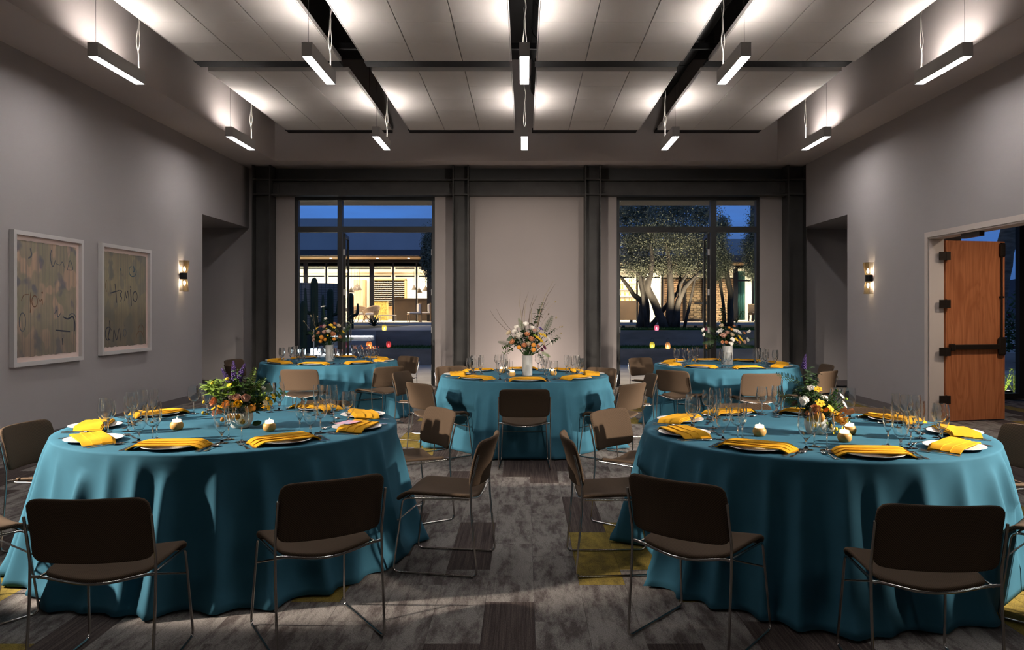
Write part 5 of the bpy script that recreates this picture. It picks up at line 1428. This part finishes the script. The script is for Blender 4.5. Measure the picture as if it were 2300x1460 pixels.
# ---- things inside and before the pavilion
M['dark_wood'] = noisy(mat('dark_stained_wood', (0.055, 0.032, 0.020), 0.5), (2, 20, 2), 0.3)
M['light_wood'] = noisy(mat('pale_oak', (0.42, 0.26, 0.12), 0.55), (2, 20, 2), 0.25)
M['wicker'] = noisy(mat('natural_wicker', (0.55, 0.40, 0.24), 0.8), (30, 30, 30), 0.35)
M['cushion'] = mat('white_cushion', (0.75, 0.70, 0.64), 0.85)
M['bottle'] = mat('dark_bottle', (0.02, 0.015, 0.012), 0.2, spec=0.6)
M['gold_tile'] = noisy(mat('gold_tile_front', (0.55, 0.40, 0.10), 0.4), (12, 12, 12), 0.5, 1)
M['table_white'] = mat('white_steel', (0.70, 0.68, 0.66), 0.5)
wr = empty('wine_rack', (-7.2, 41.6, PF)); tag(wr, 'tall lit wine rack full of bottles inside the far pavilion', 'rack')
MB().box((-.85, .2, 0), (.85, .3, 2.1)).build('back_panel', M['light_wood'], wr)
for x0 in (-.9, .82): MB().box((x0, -.15, 0), (x0 + .08, .2, 2.15)).build('side_post', M['light_wood'], wr)
MB().box((-.9, -.15, 2.1), (.9, .2, 2.2)).build('top_rail', M['light_wood'], wr)
bt = MB(); r = random.Random(4)
for j in range(13):
    MB().box((-.82, -.12, .72 + j * .105), (.82, .19, .73 + j * .105)).build('shelf', M['table_white'], wr)
    for k in range(15):
        if r.random() < .8:
            x = -.78 + k * .112 + r.uniform(-.01, .01)
            bt.lathe([(0, 0), (.036, 0), (.036, .17), (.014, .22), (.014, .28), (0, .28)], 6, M=Matrix.Translation((x, -.13, .77 + j * .105)) @ Matrix.Rotation(R(-90), 4, 'X'))
o = bt.build('wine_bottles', M['bottle'], wr); o['kind'] = 'stuff'
t = empty('bar_counter', (-7.25, 39.0, PF)); tag(t, 'gold-fronted bar counter below the far wine rack', 'counter')
MB().box((-.35, 0, 0), (.35, .5, .95)).build('front', M['gold_tile'], t); MB().box((-.4, -.05, .95), (.4, .55, 1.0)).build('worktop', M['dark_wood'], t)
t = empty('bar_bench', (-5.52, 38.2, PF)); tag(t, 'dark wood bar front behind the far dining chairs', 'bar')
MB().box((-.85, 0, 0), (.85, .5, 1.05)).build('front_panel', M['dark_wood'], t); MB().box((-.9, -.08, 1.05), (.9, .58, 1.1)).build('worktop', M['dark_wood'], t)
M['far_screen'] = noisy(mat('timber_lining', (0.50, 0.34, 0.20), 0.6), (30, 1, 1), 0.35)
G(MB().box((-9.0, 41.0, PF), (-8.5, 42.0, 3.1)).build('pavilion_wood_lining', M['far_screen']))
# pendant lamps in the pavilion
for i, (px_, py_, w_) in enumerate(((789, 652, .16), (797, 648, .20), (802, 643, .18), (807, 647, .13), (930, 647, .13), (941, 653, .16), (956, 649, .18))):
    p = at(px_, py_, 37.2 + (i * 1.7) % 4.1)
    t = empty('dome_pendant', p); tag(t, f'dark dome pendant lamp, {["first", "second", "third", "fourth", "fifth", "sixth", "seventh"][i]} from left inside the far pavilion', 'pendant lamp', 'pavilion pendant lamps')
    MB().lathe([(w_, -.10), (w_ * .95, -.06), (w_ * .5, .06), (.03, .11), (.02, .16)], 12).build('shade', M['dark_wood'], t, smooth=True)
    MB().tube([(0, 0, .15), (0, 0, 3.49 - p.z)], .01, 4).build('cord', M['black'], t)
def lounge(px_, Y, rz, lab):
    t = empty('wicker_lounge_chair', ((px_ - 1178) * Y / FPX, Y, PF), R(rz)); tag(t, lab, 'chair', 'wicker lounge chairs')
    def shell(u, v):
        a = R(-125 + 250 * u); q = .30 + .10 * v
        return (q * math.sin(a), q * math.cos(a), .32 + (.42 * (.45 + .55 * max(0, math.cos(a)))) * v)
    b = MB(); b.shell(shell, 18, 6, .02); b.build('shell', M['wicker'], t, smooth=True)
    MB().lathe([(0, .30), (.22, .30), (.27, .35), (.22, .40), (0, .41)], 16).build('seat', M['cushion'], t, smooth=True)
    for a in (45, 135, 225, 315): MB().tube([(.22 * math.cos(R(a)), .22 * math.sin(R(a)), .33), (.36 * math.cos(R(a)), .36 * math.sin(R(a)), .0)], .018, 6).build('leg', M['light_wood'], t)
lounge(812, 34.6, 30, 'wicker lounge chair on the far terrace, left one'); lounge(833, 34.1, -25, 'wicker lounge chair on the far terrace beside the white low table')
t = empty('low_table', (-6.05, 34.4, PF)); tag(t, 'white low table between the far terrace chairs', 'table')
MB().box((-.36, -.25, .27), (.36, .25, .30)).build('tabletop', M['table_white'], t)
for sx in (-.34, .34):
    for sy in (-.23, .23): MB().box((sx - .012, sy - .012, 0), (sx + .012, sy + .012, .27)).build('leg', M['table_white'], t)
def slat_chair(px_, Y, rz, lab):
    t = empty('slatted_dining_chair', ((px_ - 1178) * Y / FPX, Y, PF), R(rz)); tag(t, lab, 'chair', 'slatted terrace dining chairs')
    MB().cbox((-.26, -.26, .36), (.26, .26, .44), .03).build('seat_cushion', M['cushion'], t); MB().cbox((-.24, .16, .44), (.24, .26, .80), .03).build('back_cushion', M['cushion'], t)
    for k in range(6): MB().box((-.26 + k * .1, .26, .0), (-.235 + k * .1, .29, .84)).build('slat', M['light_wood'], t)
    for sx in (-.25, .225): MB().box((sx, -.25, 0), (sx + .025, -.225, .36)).build('leg', M['light_wood'], t)
    MB().box((-.27, -.26, .32), (.27, .27, .355)).build('seat_frame', M['light_wood'], t)
slat_chair(930, 34.0, -70, 'slatted dining chair with white cushions on the far terrace, left one'); slat_chair(953, 35.2, -80, 'slatted dining chair on the far terrace next to the dark post')
# right-hand rooms: shelves, curtains, lamp
t = empty('back_bar_shelf', (4.9, 41.5, PF)); tag(t, 'bright back bar shelving with bottles seen behind the olive trees', 'shelf')
MB().box((-.6, .2, 0), (1.2, .3, 2.3)).build('back_panel', M['room_white'], t)
bt = MB()
for j in range(4):
    MB().box((-.6, -.1, .9 + j * .35), (1.2, .2, .93 + j * .35)).build('shelf_board', M['table_white'], t)
    for k in range(14):
        if r.random() < .75: bt.lathe([(0, 0), (.035, 0), (.035, .15), (.012, .2), (.012, .25), (0, .25)], 6, (-.5 + k * .12, .05, .93 + j * .35))
o = bt.build('bottles', M['gold_tile'], t); o['kind'] = 'stuff'
MB().box((-.7, -1.4, 0), (1.2, -.9, 1.0)).build('bar_front', M['dark_wood'], t)
M['teal_curtain'] = mat('pale_teal_curtain', (0.17, 0.42, 0.40), 0.8)
for i, (x0, x1) in enumerate(((9.95, 10.35), (10.75, 11.1), (11.5, 11.9))):
    b = MB(); b.shell(lambda u, v: (x0 + (x1 - x0) * u, 36.6 + .04 * math.sin(u * 30), PF + .05 + 2.3 * v), 24, 2, .01)
    o = b.build('curtain', M['teal_curtain'], smooth=True); tag(o, ['pale teal curtain in the far right window beside the brick wall', 'middle pale teal curtain in the far right window', 'right pale teal curtain in the far right window'][i], 'curtain', 'teal curtains')
t = empty('floor_lamp', at(1697, 722, 35.9 + 1.2) * Vector((1, 1, 0)) if False else (10.95, 37.3, PF)); tag(t, 'white-shaded floor lamp in the far right window', 'lamp')
M['lamp_shade'] = mat('lit_lamp_shade', (0.8, 0.75, 0.65), 0.8, emit=(1.0, .85, .6), estr=2.2)
MB().lathe([(.22, 1.05), (.20, 1.45), (.195, 1.45), (.215, 1.05)], 20).build('shade', M['lamp_shade'], t, smooth=True, sharp=50)
for a in (90, 210, 330): MB().tube([(.03 * math.cos(R(a)), .03 * math.sin(R(a)), 1.1), (.28 * math.cos(R(a)), .28 * math.sin(R(a)), 0)], .014, 6).build('leg', M['light_wood'], t)
t = empty('lounge_armchair', (10.5, 35.3, PF)); tag(t, 'dark armchair frame outside the far right window', 'chair')
MB().cbox((-.3, -.3, .3), (.3, .3, .42), .03).build('seat', M['dark_wood'], t); MB().cbox((-.3, .2, .42), (.3, .3, .8), .03).build('backrest', M['wicker'], t)
for sx in (-.28, .24):
    for sy in (-.28, .24): MB().box((sx, sy, 0), (sx + .04, sy + .04, .3)).build('leg', M['dark_wood'], t)

# ================================================================ PLANTS OUTSIDE
M['bark'] = noisy(mat('olive_bark', (0.075, 0.064, 0.052), 0.9), (6, 6, 2), 0.5, 5, 0.6, 25)
M['olive_leaf'] = noisy(mat('olive_leaves', (0.21, 0.22, 0.15), 0.6, spec=0.4), (2, 2, 2), 0.45, 3)
M['palm_bark'] = noisy(mat('palm_bark', (0.16, 0.13, 0.10), 0.95), (3, 3, 14), 0.5, 5, 0.6, 20)
M['cactus'] = noisy(mat('cactus_green', (0.030, 0.055, 0.030), 0.7), (8, 8, 2), 0.4)
def tree(base, trunks, blobs, n_leaves, seed, lab, Yt):
    t = empty('olive_tree', base); tag(t, lab, 'tree', 'olive trees in the garden')
    r = random.Random(seed); off = Vector(base)
    for (pts, r0, dy) in trunks:
        P = [at(x, y, Yt + dy) - off for x, y in pts]
        P[0].z = min(P[0].z, .0) - .02
        out = []
        for k in range(len(P) - 1):
            for s in range(3): out.append(P[k].lerp(P[k + 1], s / 3) + Vector((r.uniform(-.02, .02), r.uniform(-.03, .03), 0)))
        out.append(P[-1])
        m_ = len(out)
        MB().tube(out, [r0 * (1 - .72 * k / m_) for k in range(m_)], 8).build('trunk', M['bark'], t, smooth=True)
    b = MB(); tot = sum(bl[2] * bl[3] for bl in blobs)
    for (x, y, rx, rz, dy) in blobs:
        c = at(x, y, Yt + dy) - off; sx, sz = rx * Yt / FPX, rz * Yt / FPX
        for k in range(int(n_leaves * rx * rz / tot)):
            d = Vector((r.gauss(0, 1), r.gauss(0, 1), r.gauss(0, 1))).normalized() * min(1.35, abs(r.gauss(.62, .28)))
            p = c + Vector((d.x * sx, d.y * (sx + sz) * .5, d.z * sz))
            a = Vector((r.uniform(-1, 1), r.uniform(-1, 1), r.uniform(-.8, .8))).normalized(); w_ = a.orthogonal().normalized(); w_ = (w_ + a.cross(w_) * r.uniform(-1, 1)).normalized()
            L, W_ = r.uniform(.05, .10), r.uniform(.010, .018)
            b.add([p - a * L * .5, p + w_ * W_, p + a * L * .5, p - w_ * W_], [(0, 1, 2, 3)])
    o = b.build('foliage', M['olive_leaf'], t); o['kind'] = 'stuff'
    return t
Yt = 28.6
tree(((1478 - 1178) * Yt / FPX, Yt, .86), [
    ([(1437, 732), (1445, 687), (1439, 674), (1424, 662), (1392, 620)], .16, .3), ([(1439, 676), (1446, 640), (1452, 600)], .08, .3), ([(1451, 730), (1451, 682), (1442, 637), (1427, 598), (1410, 553), (1400, 520)], .15, .5), ([(1442, 637), (1447, 600), (1455, 560)], .07, .5),
    ([(1493, 736), (1474, 687), (1454, 645), (1461, 618), (1465, 578), (1460, 540)], .17, -.4), ([(1454, 645), (1438, 620), (1415, 600)], .08, -.4), ([(1461, 730), (1479, 709), (1501, 682), (1523, 655), (1528, 627), (1524, 588), (1535, 575)], .10, .2), ([(1503, 736), (1507, 687), (1506, 627), (1503, 588), (1495, 540)], .17, -.2), ([(1513, 736), (1523, 677), (1538, 645), (1553, 630), (1575, 608)], .13, -.3), ([(1523, 677), (1528, 640), (1545, 612), (1565, 605)], .07, -.3), ([(1538, 645), (1560, 628), (1590, 615)], .06, -.2)],
    [(1420, 540, 52, 60, .2), (1470, 520, 60, 66, 0), (1530, 535, 62, 62, 0), (1575, 545, 45, 58, .3), (1430, 600, 42, 28, -.2), (1480, 600, 44, 26, .1), (1540, 600, 50, 28, 0), (1585, 600, 32, 24, 0), (1440, 475, 60, 34, .6), (1520, 470, 66, 40, .4), (1580, 480, 42, 34, .5), (1400, 480, 30, 40, .3)], 80000, 5, 'multi-stemmed olive tree standing in the middle of the right terrace door', Yt)
tree(((1625 - 1178) * 30.5 / FPX, 30.5, .86), [([(1640, 735), (1642, 660), (1630, 600), (1620, 540), (1622, 500)], .14, 0), ([(1630, 600), (1610, 570), (1605, 540)], .07, 0)], [(1612, 560, 24, 62, 0), (1622, 510, 20, 30, 0), (1625, 590, 26, 34, 0), (1605, 610, 24, 28, 0)], 22000, 6, 'olive tree right of the door mullion in the right window', 30.5)
tree(((1712 - 1178) * 29.0 / FPX, 29.0, .86), [([(1722, 735), (1718, 660), (1705, 610), (1695, 560)], .14, 0)], [(1690, 560, 28, 46, 0), (1702, 510, 26, 44, 0), (1690, 605, 24, 26, 0), (1715, 560, 34, 50, .3)], 22000, 7, 'olive tree at the right edge of the right window', 29.0)
tree(((985 - 1178) * 29.0 / FPX, 29.0, .86), [([(990, 735), (986, 650), (975, 600), (965, 560)], .13, 0)], [(962, 555, 17, 44, 0), (972, 600, 22, 40, 0), (985, 550, 26, 40, .3), (955, 585, 12, 26, 0)], 20000, 8, 'dark tree at the right edge of the left terrace door', 29.0)
# uplights at the tree feet
def uplight(px_, Y, z, tx, ty, tz, e_, lab, cone=80):
    X = (px_ - 1178) * Y / FPX
    t = empty('garden_uplight', (X, Y, z)); tag(t, lab, 'garden light', 'garden uplights')
    MB().lathe([(0, 0), (.06, 0), (.06, .09), (.05, .10), (.045, .09), (0, .085)], 12).build('housing', M['frame_black'], t, smooth=True, sharp=40)
    MB().lathe([(0, .088), (.045, .088)], 12).build('lens', M['uplight'], t)
    d = bpy.data.lights.new('uplight_lamp', 'SPOT'); d.energy = e_; d.color = (1.0, .86, .62); d.spot_size = R(cone); d.spot_blend = .6; d.shadow_soft_size = .05
    o = bpy.data.objects.new('uplight_lamp', d); col.objects.link(o); o.parent = t; o.location = (0, 0, .13)
    o.rotation_euler = (Vector((tx, ty, tz)) - Vector((X, Y, z))).to_track_quat('-Z', 'Y').to_euler()
uplight(1400, 26.9, .86, 4.6, 28.6, 4.8, 600, 'lit garden uplight at the foot of the olive tree, left of its trunks')
uplight(1562, 26.9, .86, 5.0, 28.6, 4.6, 850, 'garden uplight right of the olive tree trunks', 90)
uplight(1660, 28.0, .86, 8.3, 29.8, 4.0, 420, 'garden uplight between the right window trees')
uplight(1418, 33.2, .97, 4.6, 36, 2.2, 60, 'garden uplight by the far bar window behind the tree')
uplight(1636, 34.6, .97, 8.8, 36.05, 2.2, 130, 'bright uplight washing the far brick wall', 110)
# cacti by the block wall
def column_cactus(px_, Y, z, h, r_, lab):
    t = empty('column_cactus', ((px_ - 1178) * Y / FPX, Y, z)); tag(t, lab, 'cactus', 'column cacti beside the block wall')
    def fn(u, v):
        a = 2 * math.pi * u; q = r_ * (1 + .14 * math.cos(9 * a)) * (math.sqrt(max(0, 1 - max(0, (v - .88) / .12) ** 2)) + .01)
        return (q * math.cos(a), q * math.sin(a), h * v)
    MB().grid(fn, 36, 48, True).build('stem', M['cactus'], t, smooth=True)
    for s, f0 in ((1, .35), (-1, .5)):
        MB().tube(fillet([(s * r_ * .6, 0, h * f0), (s * r_ * 2.6, 0, h * f0 + .05), (s * r_ * 2.7, 0, h * (f0 + .35))], .12), [r_ * .6] * 7 + [r_ * .3], 8).build('arm', M['cactus'], t, smooth=True)
column_cactus(788, 27.2, .85, 1.25, .09, 'tall column cactus right of the open left door leaf')
column_cactus(706, 23.4, .28, 2.2, .10, 'tallest column cactus before the grey block wall')
column_cactus(682, 22.6, .28, 1.5, .09, 'shorter column cactus at far left before the block wall')
column_cactus(742, 25.3, .85, 1.35, .09, 'column cactus before the right end of the block wall')
def agave(x, y, z, s, m, lab, n_=18, seed=1, cat='agave', name='agave_plant'):
    t = empty(name, (x, y, z)); tag(t, lab, cat); r = random.Random(seed)
    for k in range(n_):
        b = MB(); petal(b, s * r.uniform(.8, 1.1), s * .09, -.25, r.uniform(.35, 1.25), 2 * math.pi * k / n_ * 2.4, .03, 0, 2, 5, .6)
        b.build('leaf', m, t, smooth=True)
agave((840 - 1178) * 30.5 / FPX, 30.5, .86, .42, M['cactus'], 'spiky agave in the gravel before the far lounge chairs', 20, 2)

# ---- lanterns
def lantern(px_, Y, z, tint, lab, s=1.0):
    t = empty('glass_lantern', ((px_ - 1178) * Y / FPX, Y, z + .0005)); tag(t, lab, 'lantern', 'coloured glass lanterns')
    g = thin_glass('lantern_glass', tint, tuple(c * .5 for c in tint), .06, .02, .6)
    gn = g.node_tree.nodes; gm = next(x for x in gn if x.type == 'MIX_SHADER'); go = next(x for x in gn if x.type == 'OUTPUT_MATERIAL')
    tl = gn.new('ShaderNodeBsdfTranslucent'); tl.inputs[0].default_value = (*tint, 1); m2 = gn.new('ShaderNodeMixShader'); m2.inputs[0].default_value = .5
    g.node_tree.links.new(gm.outputs[0], m2.inputs[1]); g.node_tree.links.new(tl.outputs[0], m2.inputs[2]); g.node_tree.links.new(m2.outputs[0], go.inputs[0])
    MB().lathe([(.045, 0), (.065, .01), (.072, .05), (.072, .13), (.05, .165), (.045, .18)], 16, M=Matrix.Scale(s, 4)).build('jar', g, t, smooth=True)
    MB().lathe([(.0, .001), (.04, .001), (.04, .05), (0, .05)], 12, M=Matrix.Scale(s, 4)).build('candle', M['wax'], t, smooth=True, sharp=40)
    MB().lathe([(0, .05), (.010, .058), (.012, .07), (0, .10)], 8, M=Matrix.Scale(s, 4)).build('flame', M['flame'], t, smooth=True)
    MB().tube([(.048 * s * math.cos(2 * math.pi * k / 16), .048 * s * math.sin(2 * math.pi * k / 16), .182 * s) for k in range(17)], .005, 5, False).build('collar', M['frame_black'], t)
    MB().tube([(.05 * s * math.cos(a), 0, .18 * s + .10 * s * math.sin(a)) for a in [math.pi * k / 10 for k in range(11)]], .003, 5).build('handle', M['frame_black'], t)
lantern(863, 24.25, .862, (.85, .80, .25), 'yellow glass lantern on the upper garden wall beside the steps')
lantern(829, 21.55, .422, (.90, .35, .15), 'orange glass lantern on the lower garden wall by the steps', 1.15)
lantern(873, 22.9, .402, (.45, .05, .10), 'dark red glass lantern on the lawn by the left door')
lantern(1475, 24.25, .862, (.50, .12, .35), 'purple glass lantern on the upper wall below the olive tree')
lantern(1465, 22.4, .402, (.75, .75, .15), 'yellow glass lantern on the lawn seen through the right door')
lantern(1500, 21.55, .422, (.75, .40, .22), 'amber glass lantern on the lower wall seen through the right door')
# floodlight and glass balustrade beyond the left fixed pane
t = empty('garden_floodlight', (-5.45, 20.4, -.015)); tag(t, 'small white floodlight glaring behind the left window flowers', 'floodlight')
MB().cbox((-.16, -.04, .32), (.16, .05, .52), .015).build('housing', M['frame_black'], t)
MB().box((-.14, -.046, .34), (.14, -.041, .50)).build('lens', emission('floodlight_lens', (.9, .95, 1.0), 18), t)
MB().tube([(0, 0, 0), (0, 0, .33)], .02, 8).build('post', M['frame_black'], t)
t = empty('glass_balustrade', (-5.75, 20.0, -.015)); tag(t, 'frameless glass balustrade beside the garden steps', 'balustrade')
MB().box((-.9, -.008, .05), (.35, .008, 1.0)).build('pane', M['glass_pane'], t)
for x0 in (-.9, .33): MB().box((x0, -.02, 0), (x0 + .02, .02, 1.02)).build('post', M['pendant'], t)

# ---- beyond the foyer window
G(MB().box((7.2, 13.5, -.12), (20, 33, -.02)).build('garden_ground_right', noisy(mat('sandy_bed', (0.30, 0.25, 0.14), 0.95), (4, 4, 4), 0.3, 5, 0.5, 60)))
G(MB().box((9.0, 22.6, -.1), (20, 22.9, 1.08)).build('garden_white_wall', M['stucco']))
G(MB().box((9.0, 19.5, -.1), (20, 19.8, .42)).build('garden_low_wall', M['concrete_dark']))
t = empty('palm_tree', (12.3, 20.6, -.02)); tag(t, 'leaning palm trunk outside the window beyond the wooden door', 'palm')
def palm_r(k): return .23 - .05 * k / 20 + (.02 if k % 2 else 0)
MB().tube([(0 + .028 * k + .0012 * k * k, 0, .30 * k) for k in range(21)], [palm_r(k) for k in range(21)], 12).build('trunk', M['palm_bark'], t, smooth=True)
for k in range(14):
    a = 2 * math.pi * k / 14; top = Vector((.028 * 20 + .48, 0, 6.0)); b = MB()
    b.add([top, top + Vector((math.cos(a) * .9 - .12 * math.sin(a), math.sin(a) * .9 + .12 * math.cos(a), .45)), top + Vector((math.cos(a) * 1.9, math.sin(a) * 1.9, -.1)), top + Vector((math.cos(a) * .9 + .12 * math.sin(a), math.sin(a) * .9 - .12 * math.cos(a), .45))], [(0, 1, 2, 3)])
    b.build('frond', FM['dark_green'], t)
t = empty('flowering_shrub', (13.3, 21.4, -.02)); tag(t, 'leafy shrub with red flowers at the foot of the leaning palm', 'shrub')
b = MB(); r = random.Random(12); b2 = MB()
for k in range(900):
    d = Vector((r.gauss(0, .42), r.gauss(0, .3), 1.0 + r.gauss(0, .42))); a = Vector((r.uniform(-1, 1), r.uniform(-1, 1), r.uniform(-.5, 1))).normalized(); w_ = a.orthogonal().normalized()
    b.add([d, d + a * .07 + w_ * .035, d + a * .16, d + a * .07 - w_ * .035], [(0, 1, 2, 3)])
    if k % 30 == 0: b2.sphere(d, .04, 6, 4)
b.tube([(0, 0, 0), (0, 0, 1.0)], .03, 6)
o = b.build('foliage', FM['dark_green'], t); o['kind'] = 'stuff'
o = b2.build('red_blooms', FM['plum'], t); o['kind'] = 'stuff'
def rosemary(x, y, seed, lab):
    t = empty('rosemary_plant', (x, y, -.02)); tag(t, lab, 'plant', 'sprigs outside the foyer window'); r = random.Random(seed)
    for k in range(7):
        b = MB(); lean = Vector((r.uniform(-.5, .5), r.uniform(-.3, .3), 1)).normalized(); L = r.uniform(.3, .5)
        b.tube([(0, 0, 0), lean * L * .5, lean * L], [.006, .005, .002], 4)
        for j in range(40):
            p = lean * L * (.15 + .85 * j / 40); a = j * 2.4; d = Vector((math.cos(a), math.sin(a), .6)).normalized(); w_ = d.cross(Vector((0, 0, 1))).normalized() * .006
            b.add([p - w_, p + w_, p + d * .06], [(0, 1, 2)])
        b.build('sprig', FM['lime'], t)
rosemary(8.66, 14.1, 1, 'lit green sprig just outside the window beyond the wooden door'); rosemary(8.98, 14.3, 2, 'right-hand lit green sprig outside the window beyond the wooden door')
rosemary(9.9, 16.5, 4, 'dark shrub before the low wall outside the foyer window')
agave(10.4, 18.4, -.02, .8, M['cactus'], 'dark agave before the low wall outside the foyer window', 22, 5); agave(12.2, 18.0, -.02, .8, M['cactus'], 'second dark agave beside the mullion outside the foyer window', 22, 7)
uplight(2266, 13.75, -.02, 8.7, 15.2, .2, 24, 'small garden light before the sprigs outside the foyer window', 120)
# distant hills and palm
hb = MB(); r = random.Random(2); pts = []
for k in range(60): pts.append((-260 + 9 * k, 10 + 5 * math.sin(k * .35) + 3 * math.sin(k * .9 + 1) + r.uniform(-.6, .6) + (6 if k > 40 else 0)))
for (x0, h0), (x1, h1) in zip(pts, pts[1:]): hb.add([(x0, 260, -2), (x1, 260, -2), (x1, 275, h1 * 1.0), (x0, 275, h0 * 1.0), (x0, 300, -2), (x1, 300, -2)], [(0, 1, 2, 3), (3, 2, 5, 4)])
G(hb.build('distant_hills', noisy(mat('distant_hills', (0.06, 0.065, 0.085), 0.95), (.05, .05, .05), 0.3)))
t = empty('palm_tree', ((1688 - 1178) * 62 / FPX, 62, 0)); tag(t, 'slim distant palm trunk against the sky in the right window', 'palm')
MB().tube([(0, 0, 0), (.05, 0, 6), (.1, 0, 13)], [.22, .18, .15], 8).build('trunk', M['palm_bark'], t, smooth=True)
for k in range(12):
    a = 2 * math.pi * k / 12; b = MB(); top = Vector((.1, 0, 13))
    b.add([top, top + Vector((math.cos(a) - .15 * math.sin(a), math.sin(a) + .15 * math.cos(a), .5)), top + Vector((math.cos(a) * 2.1, math.sin(a) * 2.1, -.3)), top + Vector((math.cos(a) + .15 * math.sin(a), math.sin(a) - .15 * math.cos(a), .5))], [(0, 1, 2, 3)])
    b.build('frond', FM['dark_green'], t)
G(MB().box((-300, -60, -2.2), (300, 300, -2.0)).build('far_ground', M['gravel']))
